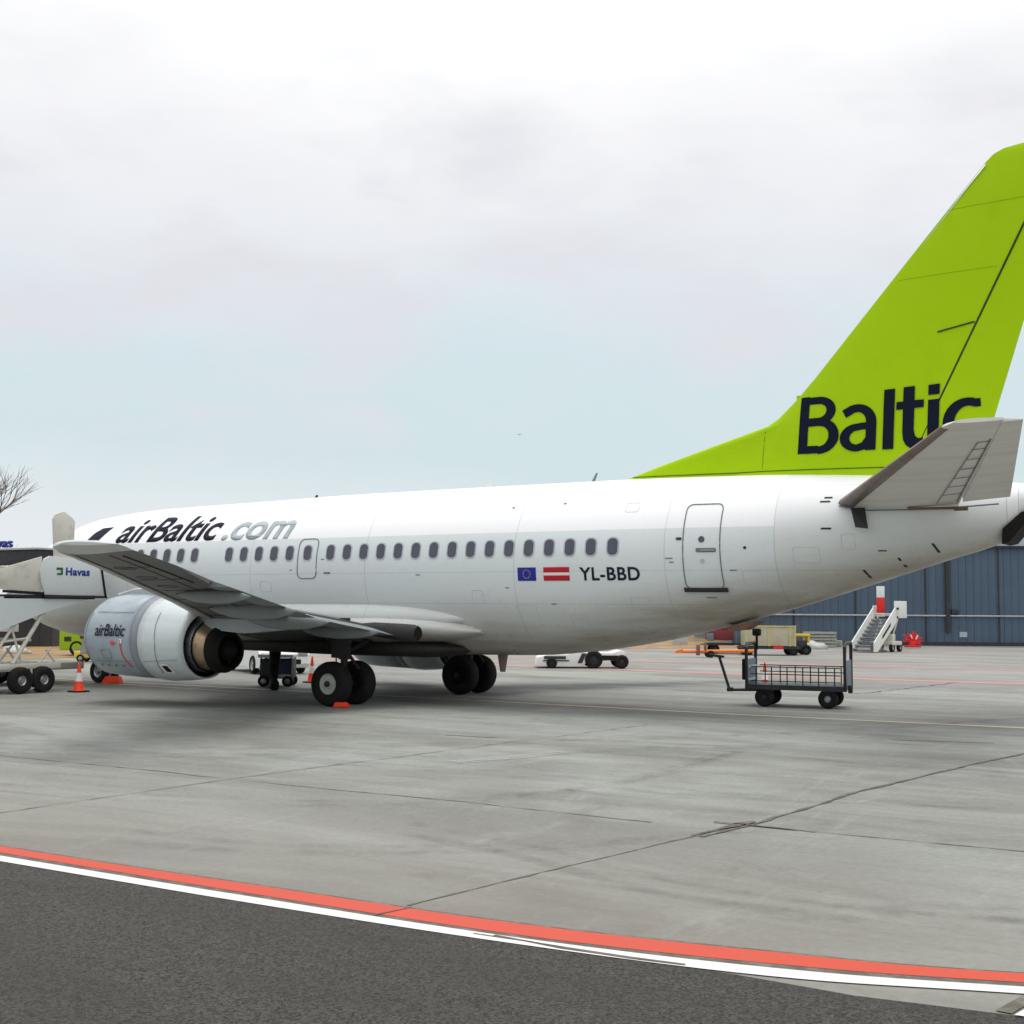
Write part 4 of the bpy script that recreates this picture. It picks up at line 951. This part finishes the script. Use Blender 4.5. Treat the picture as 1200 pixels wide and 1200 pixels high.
# ------------------------------------------------------------------ baggage cart
t = thing('baggage_cart', 'empty open baggage cart with barred sides and raised drawbar on the apron', 'baggage cart', (23.72, 3.62, 0), R(10))
Lc, Wc = 2.2, 1.15
b = MB(); b.box((0, 0, .49), (Lc, Wc, .05)); 
for sy in (-1, 1): b.box((0, sy * (Wc / 2 - .02), .45), (Lc + .02, .05, .1))
for sx in (-1, 1): b.box((sx * (Lc / 2 - .02), 0, .45), (.05, Wc - .1, .1))
b.box((-.7, 0, .32), (.08, .8, .12)); b.box((.72, 0, .32), (.08, .8, .12)); b.build('deck', 'charcoal', t)
for sy in (-1, 1):
    b = MB(); y = sy * (Wc / 2 - .02)
    for z in ((.6, .76, .93) if sy < 0 else (.78, .93)): b.box((0, y, z), (Lc - .14, .024, .024))
    for k in range(6): b.box((-Lc / 2 + .2 + k * (Lc - .4) / 5, y, .71), (.024, .03, .45))
    b.build('side_rail', 'charcoal', t)
for sx in (-1, 1):
    x_ = sx * (Lc / 2 + .03); hh = 1.5 if sx > 0 else 1.46
    b = MB(); b.tube([(x_, -Wc / 2 + .04, .4), (x_, -Wc / 2 + .04, hh - .08), (x_, -Wc / 2 + .12, hh), (x_, Wc / 2 - .12, hh), (x_, Wc / 2 - .04, hh - .08), (x_, Wc / 2 - .04, .4)], .042, 8)
    e = b.build('end_frame', 'charcoal', t)
    b = MB(); b.box((x_, 0, .8), (.03, Wc - .16, .6), bev=.01); b.build('end_panel', 'bluegrey', e)
    b = MB(); b.box((x_ - .03 * sx, 0, .62), (.02, Wc - .2, .05)); b.box((x_ - .03 * sx, 0, .92), (.02, Wc - .2, .05)); b.build('panel_rib', 'palegrey', e)
b = MB(); b.box((-Lc / 2 - .12, -.2, .85), (.12, .35, .5), bev=.04); b.box((-Lc / 2 - .1, .2, .62), (.1, .25, .3), bev=.03); b.build('hanging_strap_bundle', 'black', t)
b = MB(); b.cyl((-Lc / 2 + .05, .3, 1.3), (-Lc / 2 + .05, .3, 1.72), .03); b.box((-Lc / 2 + .05, .3, 1.72), (.2, .2, .18), bev=.05); b.build('brake_lever', 'black', t)
b = MB(); b.box((Lc / 2 + .12, -.3, .45), (.1, .12, .18), bev=.02); b.build('hitch', 'darkmetal', t)
b = MB(); b.tube([(-.9, 0, .36), (-1.6, 0, .34), (-1.66, 0, .36), (-1.9, 0, 1.12)], .035, 8); b.box((-1.95, 0, 1.14), (.34, .07, .06), rot=(0, .1, 0), bev=.01); b.box((-1.64, 0, .35), (.14, .14, .1), bev=.02); b.build('drawbar', 'charcoal', t)
for sx in (-.72, .74):
    for sy in (-.48, .48): wheel(t, (sx, sy, .225), .225, .15, .34, 'darkmetal' if sx < 0 else 'metal')

# ------------------------------------------------------------------ things behind the jet
DEP = 32
def at(px, d): return (34.236 + .8484 * (px - 600) / 1519.2 * d - .5294 * d * .99722, -26.058 + .5294 * (px - 600) / 1519.2 * d + .8484 * d * .99722, 0)
# low pushback tractor under the belly line
t = thing('pushback_tractor', 'low white pushback tractor with black wheels beyond the belly of the jet', 'pushback tractor', at(678, 50.3), R(34))
t.scale = (.82, .82, .82)
b = MB(); b.prism([(-2.0, .1), (-1.95, .5), (-1.5, .62), (-.5, .66), (-.35, .95), (-.05, 1.0), (.2, .74), (1.5, .72), (1.9, .84), (2.1, .8), (2.1, .4), (.3, .34), (.2, .1)], 1, -.95, .95); b.build('body', 'white', t, 25, .03)
b = MB(); b.box((-1.15, -.97, .5), (1.0, .04, .13)); b.box((-1.1, -.98, .36), (1.2, .04, .05)); b.build('side_slot', 'charcoal', t)
b = MB(); b.box((1.35, -.97, .5), (.85, .04, .22)); b.build('rear_cutout', 'black', t)
b = MB(); b.prism([(-.33, .93), (-.2, 1.2), (.0, 1.2), (.02, .99)], 1, -.7, .7); b.build('cab_glass', 'carglass', t)
b = MB(); b.prism([(-.1, .25), (.1, .25), (.3, .7), (.1, .7)], 1, -.985, -.955); b.build('stripe_panel', 'charcoal', t)
b = MB(); b.cyl((-2.0, -.6, .6), (-2.0, -.6, .95), .03); b.build('marker_post', 'orange', t)
for px, r_ in ((.65, .42), (1.95, .32), (-1.3, .25)):
    for s in (-1, 1): wheel(t, (px, s * .88, r_), r_, .3, .45, 'charcoal')

def gp(u, d, z=0):
    """a point at camera-right offset u metres and depth d from the camera, world"""
    return (34.236 + .8484 * u - .5294 * d, -26.058 + .5294 * u + .8484 * d, z)
PX = lambda px, d: (px - 600) / 1519.2 * d
def at(px, d): return gp(PX(px, d), d * math.cos(R(4.27)) / 1.0)

# orange tow bar
t = thing('tow_bar', 'long orange aircraft tow bar on small wheels beyond the baggage cart', 'tow bar', at(838, 62), R(36))
b = MB(); b.cyl((-1.8, 0, .28), (1.9, 0, .32), .075, .075, 12); b.prism([(-2.0, .2), (-1.6, .2), (-1.6, .4), (-1.9, .33)], 1, -.1, .1); b.build('bar', 'orangebar', t)
b = MB(); b.box((-.85, 0, .35), (.14, .3, .5), bev=.02); b.box((-.5, 0, .5), (.1, .2, .3), bev=.02); b.build('bracket', 'brownhatch', t)
for s in (-1, 1): wheel(t, (-.3, s * .3, .17), .17, .1, .5, 'charcoal')
# container on a dolly
t = thing('container_dolly', 'cream baggage container on a dolly in front of the blue hangar', 'container', at(899, 66), R(32))
b = MB(); b.box((0, 0, .95), (2.5, 1.5, .95), bev=.02); b.build('container', 'cream', t)
b = MB()
for x_ in (-1.2, -.1, .95, 1.2): b.box((x_, -.765, .95), (.09, .03, .97))
b.box((0, -.765, 1.46), (2.52, .05, .07)); b.cyl((-1.0, -.78, .5), (-.6, -.78, 1.35), .03); b.build('container_frame', 'creamframe', t)
b = MB(); b.box((0, 0, .38), (2.9, 1.5, .12)); b.build('dolly_deck', 'charcoal', t)
b = MB(); b.box((.35, -.77, .42), (.5, .03, .16)); b.build('warning_plate', 'red', t)
for px in (-1.1, 1.15):
    for s in (-1, 1): wheel(t, (px, s * .6, .24), .24, .16, .45, 'charcoal')
t = thing('baggage_tractor', 'dark baggage tractor with a yellow bonnet coupled beside the cream container', 'tractor', at(934, 67), R(32))
b = MB(); b.box((-.1, 0, .5), (.9, 1.1, .45), bev=.05); b.build('body', 'charcoal', t)
b = MB(); b.box((.15, 0, 1.0), (.75, .9, .12), bev=.03); b.box((.45, 0, .82), (.12, .8, .4), bev=.03); b.build('bonnet', 'yellow', t)
b = MB(); b.tube([(-.3, 0, .7), (-.15, 0, .98)], .03); b.build('steering_column', 'black', t)
for px in (-.35, .3):
    for s in (-1, 1): wheel(t, (px, s * .5, .26), .26, .16, .45, 'charcoal')
# loaded cart with red bags and grey frame
t = thing('baggage_trailer', 'blue-grey baggage trailer with red load left of the cream container', 'baggage trailer', at(852, 68), R(32))
b = MB(); b.box((0, 0, .5), (2.3, 1.3, .1)); b.box((-.55, 0, .46), (1.6, 1.2, .06)); b.build('deck', 'charcoal', t)
b = MB()
for x_ in (.35, .68, 1.05): b.box((x_, -.6, 1.0), (.07, .06, 1.0)); b.box((x_, .6, 1.0), (.07, .06, 1.0))
b.box((.7, -.6, 1.5), (.8, .06, .07)); b.box((.7, .6, 1.0), (.75, .03, .9)); b.box((.7, -.6, 1.0), (.8, .05, .06)); b.build('frame', 'bluegrey', t)
b = MB(); b.box((-.45, 0, .98), (1.35, 1.1, .55), bev=.08); b.box((-.3, -.1, 1.32), (1.0, .9, .18), bev=.06); b.build('load', paint('dark_red_canvas', (.19, .03, .035), .7), t)
b = MB(); b.box((-1.0, -.62, .85), (.35, .1, .4), bev=.05); b.build('side_box', 'bluegrey', t)
for px in (-.75, .85):
    for s in (-1, 1): wheel(t, (px, s * .5, .24), .24, .15, .45, 'charcoal')
t = thing('cable_cabinet', 'small pale cabinet on the dry grass beyond the jet tail', 'cabinet', at(796, 84), R(32))
b = MB(); b.box((0, 0, .32), (.9, .5, .64), bev=.02); b.build('cabinet_body', 'tarp', t)
b = MB(); b.box((0, 0, .66), (1.0, .6, .06)); b.build('lid', 'white', t)
# pallets
t = thing('stacked_crates', 'stack of weathered pale boards beside the hangar wall', 'crates', at(959, 81), R(32))
b = MB()
for k in range(5): b.box((random.uniform(-.03, .03), 0, .12 + .19 * k), (1.85, 1.1, .13))
for x_ in (-.85, 0, .85): b.box((x_, -.4, .5), (.12, .14, .86)); b.box((x_, .4, .5), (.12, .14, .86))
b.build('boards', 'pallet', t)
heap('tarpaulin_heap', at(949, 77), (.95, .5, .4), 'tarp', 9, 'grey and white crumpled tarpaulin in front of the pale stacked boards', 'tarpaulin')
b = MB(); b.box((0, 0, .2), (.5, .4, .4), bev=.05); o = b.build('sandbag', 'pallet', None); o.location = at(980, 82); tag(o, 'small pale sack between the stacked boards and the steps', 'sack')

# boarding steps by the hangar
t = thing('boarding_steps', 'white wheeled boarding steps standing before the blue hangar', 'boarding stairs', at(1010, 71), R(-8))
for x0, lab in ((-.68, 0), (.62, 1)):
    b = MB(); b.prism([(-.1, .05), (.3, .05), (3.0, 1.75), (3.0, 2.45), (2.7, 2.45), (-.1, .55)], 0, x0, x0 + .06); s_ = b.build('side_panel', 'white', t, 20)
b = MB(); b.prism([(.9, .72), (2.0, 1.45), (2.0, 1.62), (.9, .9)], 0, .684, .69); b.build('panel_cutout', 'charcoal', t)
for k in range(9):
    b = MB(); b.box((0, .1 + .3 * k, .2 + .2 * k), (1.24, .28, .03)); b.box((0, .23 + .3 * k, .1 + .2 * k), (1.24, .02, .1)); b.build('step', 'metal', t)
b = MB(); b.box((0, 3.35, 1.9), (1.4, 1.0, .08)); b.build('platform', 'charcoal', t)
b = MB(); b.box((.75, 3.45, 2.35), (.06, 1.1, .95), bev=.02); b.build('platform_panel', 'white', t)
b = MB(); b.box((-.75, 3.45, 2.2), (.06, 1.1, .75), bev=.02); b.build('platform_panel', 'white', t)
b = MB(); b.box((.72, 2.86, 2.4), (.4, .05, .85), bev=.02); e = b.build('end_board', 'white', t); b = MB(); b.box((.72, 2.83, 2.4), (.18, .02, .12)); b.build('emblem', 'charcoal', e)
b = MB(); b.tube([(-.6, 2.8, 2.1), (.6, 2.8, 2.1)], .03); b.cyl((.5, 3.4, 1.85), (.5, 2.4, .5), .04); b.cyl((-.5, 3.4, 1.85), (-.5, 2.4, .5), .04); b.build('frame', 'offwhite', t)
b = MB(); b.box((.1, 2.7, .48), (1.3, 1.3, .22), bev=.04); b.box((.5, 2.4, .75), (.4, .4, .5), bev=.05); b.build('chassis', 'offwhite', t)
for px in (-.45, .65):
    for y in (2.2, 3.2): wheel(t, (px, y, .24), .24, .18, .45, 'metal', ax='X')
# striped post
t = thing('striped_post', 'tall red and white striped board post behind the white boarding steps', 'marker post', at(1030.5, 73.5), R(32))
for z0, z1, mt in ((0, 1.85, 'white'), (1.85, 2.15, 'white'), (2.15, 3.02, 'red'), (3.02, 3.66, 'white')):
    if z0 == 0: b = MB(); b.box((0, 0, .9), (.12, .12, 1.8)); b.box((0, 0, .04), (.5, .5, .08)); b.build('post', mt, t)
    else: b = MB(); b.box((0, 0, (z0 + z1) / 2), (.44, .1, z1 - z0 - .004), bev=.008); b.build('stripe_panel', mt, t)
# red folded barrier
t = thing('folded_barrier', 'bright red folded barrier bundle on the ground by the hangar', 'barrier', at(1067, 80), R(32))
b = MB()
for k in range(11):
    a = R(-8 + k * 19.5 - 10); l = .5 + .08 * ((k * 7) % 3)
    b.box((math.cos(a) * l * .5, ((k % 3) - 1) * .1, .42 + math.sin(a) * l * .45), (l, .05, .1), rot=(0, -a, 0))
b.box((0, 0, .12), (.9, .45, .12), bev=.02); b.box((0, 0, .3), (.35, .3, .3), bev=.04); b.build('slats', 'red', t)
b = MB(); b.box((.22, -.18, .68), (.07, .04, .28), rot=(0, .5, 0)); b.box((-.12, -.18, .72), (.07, .04, .24), rot=(0, -.4, 0)); b.build('white_stripe', 'white', t)

# hangar
def mat_hangar():
    m, nt, b = new_mat('blue_hangar_sheet')
    c = mixc(nt, ramp(nt, noise(nt, .5, 5, .6), .35, .7, 0, .6), (.062, .105, .16), (.085, .125, .175))
    c = mixc(nt, ramp(nt, noise(nt, 1.2, 6, .7, (3, 3, .35)), .5, .75, 0, .45), c, (.06, .085, .12))
    nt.links.new(c, b.inputs['Base Color']); b.inputs['Roughness'].default_value = .55
    w = N(nt, 'ShaderNodeTexWave'); w.inputs['Scale'].default_value = 3; w.bands_direction = 'X'
    g = N(nt, 'ShaderNodeTexCoord'); nt.links.new(g.outputs['Object'], w.inputs['Vector']); bump(nt, b, w.outputs['Fac'], .35, .03)
    return m
M['hangar'] = mat_hangar()
M['fascia'] = paint('pale_fascia_sheet', (.4, .47, .52), .5, 0, .15)
D = 86.5
t = thing('hangar', 'large blue sheet-metal hangar with sliding doors behind the tail', 'hangar', at(1070, D), R(32))
b = MB(); b.box((8, 12, 3.3), (38.5, 24, 6.6)); b.build('wall', 'hangar', t)
b = MB(); b.box((8, 12, 7.25), (38.9, 24.4, 1.3)); b.build('fascia', 'fascia', t)
b = MB(); b.box((8, -.25, 6.58), (38.9, .1, .12)); b.build('door_rail', 'darkmetal', t)
b = MB(); b.prism([(-.3, 7.9), (12, 9.2), (24.3, 7.9)], 0, -11.5, 27.5); b.build('roof', 'tarp', t)
pxm = lambda px: (px - 1070) / 1519.2 * D
for px in (929, 1001, 1083, 1168, 1250):
    b = MB(); b.box((pxm(px), -.03, 3.25), (.1, .06, 6.4)); b.build('door_seam', 'seamblue', t) if 'seamblue' in M else b.build('door_seam', 'shed', t)
b = MB()
for k in range(76): b.box((-11 + k * .5, -.015, 3.3), (.09, .03, 6.3))
kb = b.build('cladding_rib', 'hangar', t); kb['kind'] = 'stuff'
for px in (965, 1042, 1126):
    b = MB(); b.box((pxm(px), -.05, .75), (.5, .04, .35)); b.build('vent_plate', 'fascia' if px == 1126 else 'shed', t)
b = MB(); b.box((pxm(1108), -.12, 3.7), (.28, .22, 5.6)); b.build('column', 'shed', t)
b = MB(); b.box((pxm(1116), -.1, 2.25), (.45, .2, .3), bev=.02); b.build('junction_box', 'shed', t)
b = MB(); b.cyl((-11.2, -.14, 1.98), (27, -.14, 1.98), .055); b.build('pipe', 'tarp', t)
b = MB(); b.box((8, -.06, .12), (38.4, .12, .24)); b.build('plinth', 'shed', t)

# distant dark tree belt beyond the field
def tree(loc, h, seed, label, spread=.5, r0=.16, depth=7):
    t = thing('bare_tree', label, 'tree', loc, 0, 'bare trees behind the stairs')
    rnd = random.Random(seed); tr = MB(); cr = MB()
    def grow(p, d, l, r, lev):
        q = p + d * l; m = (p + q) / 2 + Vector((rnd.uniform(-1, 1), rnd.uniform(-1, 1), 0)) * l * .06
        (tr if lev < 1 else cr).tube([p, m, q], [r, r * .85, r * .7], 6 if lev < 3 else 3)
        if lev >= depth: return
        for k in range(3 if lev < 5 else 2):
            a = rnd.uniform(0, 2 * PI); s = rnd.uniform(.3, 1.0) * spread
            nd = (d + Vector((math.cos(a) * s, math.sin(a) * s, rnd.uniform(-.08, .22)))).normalized()
            grow(p + d * l * rnd.uniform(.6, 1), nd, l * rnd.uniform(.66, .84), r * .62, lev + 1)
    grow(Vector((0, 0, -.05)), Vector((0, 0, 1)), h * .27, r0, 0)
    tr.build('trunk', 'bark', t); cr.build('crown', 'bark', t, 0)
    return t
tree(at(-30, 74), 14.5, 4, 'tall bare tree cut by the picture edge above the stairs', .62, .2)
tree(at(24, 82), 7.3, 11, 'small bare tree between the blue sign and the white stairs canopy', .7, .12, 6)
tree(at(300, 120), 7, 21, 'bare tree hidden mostly by the jet', .7, .14, 6)

# bird
b = MB(); b.loft([[(-.16, 0, 0), (-.16, 0.01, .01), (-.16, 0, .02)], [(-.05, -.03, -.02), (-.05, .03, 0), (-.05, 0, .04)], [(.08, -.03, -.02), (.08, .03, 0), (.08, 0, .04)], [(.16, 0, 0), (.16, .01, .01), (.16, 0, .02)]])
for s in (-1, 1): b.loft([[(-.04, s * .02, .01), (.06, s * .02, .01), (.01, s * .02, .03)], [(-.02, s * .14, .07), (.06, s * .14, .07), (.02, s * .14, .08)], [(-.02, s * .3, .02), (0, s * .3, .02), (-.01, s * .3, .025)]])
o = b.build('bird', 'black', None); p = at(608, 115); o.location = (p[0], p[1], 2.24 + (713 - 509) / 1519 * 115); o.rotation_euler = (0, 0, R(100)); tag(o, 'small dark bird flying in the clouds above the jet', 'bird')

# ------------------------------------------------------------------ sky, sun, camera
w = bpy.data.worlds.new('World'); SC.world = w; w.use_nodes = True; nt = w.node_tree
bg = nt.nodes['Background']
sky = N(nt, 'ShaderNodeTexSky'); sky.sky_type = 'NISHITA'; sky.sun_disc = False
EL, AZ = R(52), R(200)
sky.sun_elevation = EL; sky.sun_rotation = AZ; sky.dust_density = 3
tcn = N(nt, 'ShaderNodeTexCoord'); sp = N(nt, 'ShaderNodeSeparateXYZ'); nt.links.new(tcn.outputs['Generated'], sp.inputs[0])
z = sp.outputs[2]
def snoise(scale, st, det, dist=0):
    mp = N(nt, 'ShaderNodeMapping'); mp.inputs['Scale'].default_value = st; nt.links.new(tcn.outputs['Generated'], mp.inputs[0])
    n = N(nt, 'ShaderNodeTexNoise'); n.inputs['Scale'].default_value = scale; n.inputs['Detail'].default_value = det; n.inputs['Distortion'].default_value = dist
    nt.links.new(mp.outputs[0], n.inputs['Vector']); return n.outputs['Fac']
cr = N(nt, 'ShaderNodeValToRGB'); e = cr.color_ramp
pts = [(0.0, (.84, .87, .9)), (.06, (.80, .85, .88)), (.11, (.66, .79, .82)), (.19, (.68, .80, .84)), (.26, (.82, .85, .89)), (.33, (.92, .92, .95)), (.41, (1.05, 1.05, 1.05)), (.7, (1.0, 1.0, 1.0)), (1, (1, 1, 1))]
e.elements[0].position = 0; e.elements[0].color = (*pts[0][1], 1); e.elements[1].position = 1; e.elements[1].color = (*pts[-1][1], 1)
for p_, c_ in pts[1:-1]: q = e.elements.new(p_); q.color = (*c_, 1)
zz = mth(nt, 'ADD', z, mth(nt, 'MULTIPLY', mth(nt, 'SUBTRACT', snoise(2.6, (1, 1, 2.2), 8, .3), .5), .12))
nt.links.new(zz, cr.inputs[0])
cl = mth(nt, 'ADD', ramp(nt, snoise(4.2, (1, 1, 2.4), 9, .25), .4, .66, 0, .8), mth(nt, 'MULTIPLY', mth(nt, 'SUBTRACT', snoise(16, (1, 1, 2.6), 9, .4), .5), .9)); cl = mth(nt, 'MAXIMUM', cl, 0.0)
c = mixc(nt, mth(nt, 'MULTIPLY', cl, mth(nt, 'MULTIPLY', ramp(nt, z, .02, .2), ramp(nt, z, .46, .3))), cr.outputs[0], (.77, .77, .82))
br = ramp(nt, z, .38, .95, 1.0, 1.5)
vs = N(nt, 'ShaderNodeVectorMath'); vs.operation = 'SCALE'; nt.links.new(c, vs.inputs[0]); nt.links.new(br, vs.inputs['Scale'])
# cloud cover over the physical sky; the sky keeps a faint share
sk = N(nt, 'ShaderNodeVectorMath'); sk.operation = 'SCALE'; nt.links.new(sky.outputs[0], sk.inputs[0]); sk.inputs['Scale'].default_value = .1
cs = N(nt, 'ShaderNodeVectorMath'); cs.operation = 'SCALE'; nt.links.new(vs.outputs[0], cs.inputs[0]); cs.inputs['Scale'].default_value = 1.0
mx = mixc(nt, .96, sk.outputs[0], cs.outputs[0])
ms = N(nt, 'ShaderNodeVectorMath'); ms.operation = 'SCALE'; nt.links.new(mx, ms.inputs[0]); ms.inputs['Scale'].default_value = 10.0
nt.links.new(ms.outputs[0], bg.inputs[0]); bg.inputs[1].default_value = .1

sun = bpy.data.lights.new('sun', 'SUN'); sun.energy = 1.1; sun.angle = R(25); sun.color = (1, .97, .93)
so = bpy.data.objects.new('sun', sun); COL.objects.link(so)
sd = Vector((.05, .12, 1)).normalized(); so.rotation_euler = sd.to_track_quat('Z', 'Y').to_euler()
sky.sun_elevation = math.asin(sd.z); sky.sun_rotation = math.atan2(sd.x, sd.y)

cam = bpy.data.cameras.new('camera'); co = bpy.data.objects.new('camera', cam); COL.objects.link(co); SC.camera = co
f, cx, cy, cz, yaw, pitch, roll = 1519.246, 34.2359, -26.0575, 2.2407, .557879, .0744440, .00731346
c_, s_ = math.cos(yaw), math.sin(yaw)
fw = Vector((-s_ * math.cos(pitch), c_ * math.cos(pitch), math.sin(pitch))); rt = Vector((c_, s_, 0)); up = rt.cross(fw)
r2 = rt * math.cos(roll) + up * math.sin(roll); u2 = -rt * math.sin(roll) + up * math.cos(roll)
co.matrix_world = Matrix(((r2.x, u2.x, -fw.x, cx), (r2.y, u2.y, -fw.y, cy), (r2.z, u2.z, -fw.z, cz), (0, 0, 0, 1)))
cam.sensor_width = 36; cam.lens = f / 1200 * 36; cam.clip_start = .1; cam.clip_end = 8000
vs_ = SC.view_settings; vs_.view_transform = 'Standard'; vs_.look = 'None'; vs_.exposure = 0; vs_.gamma = 1
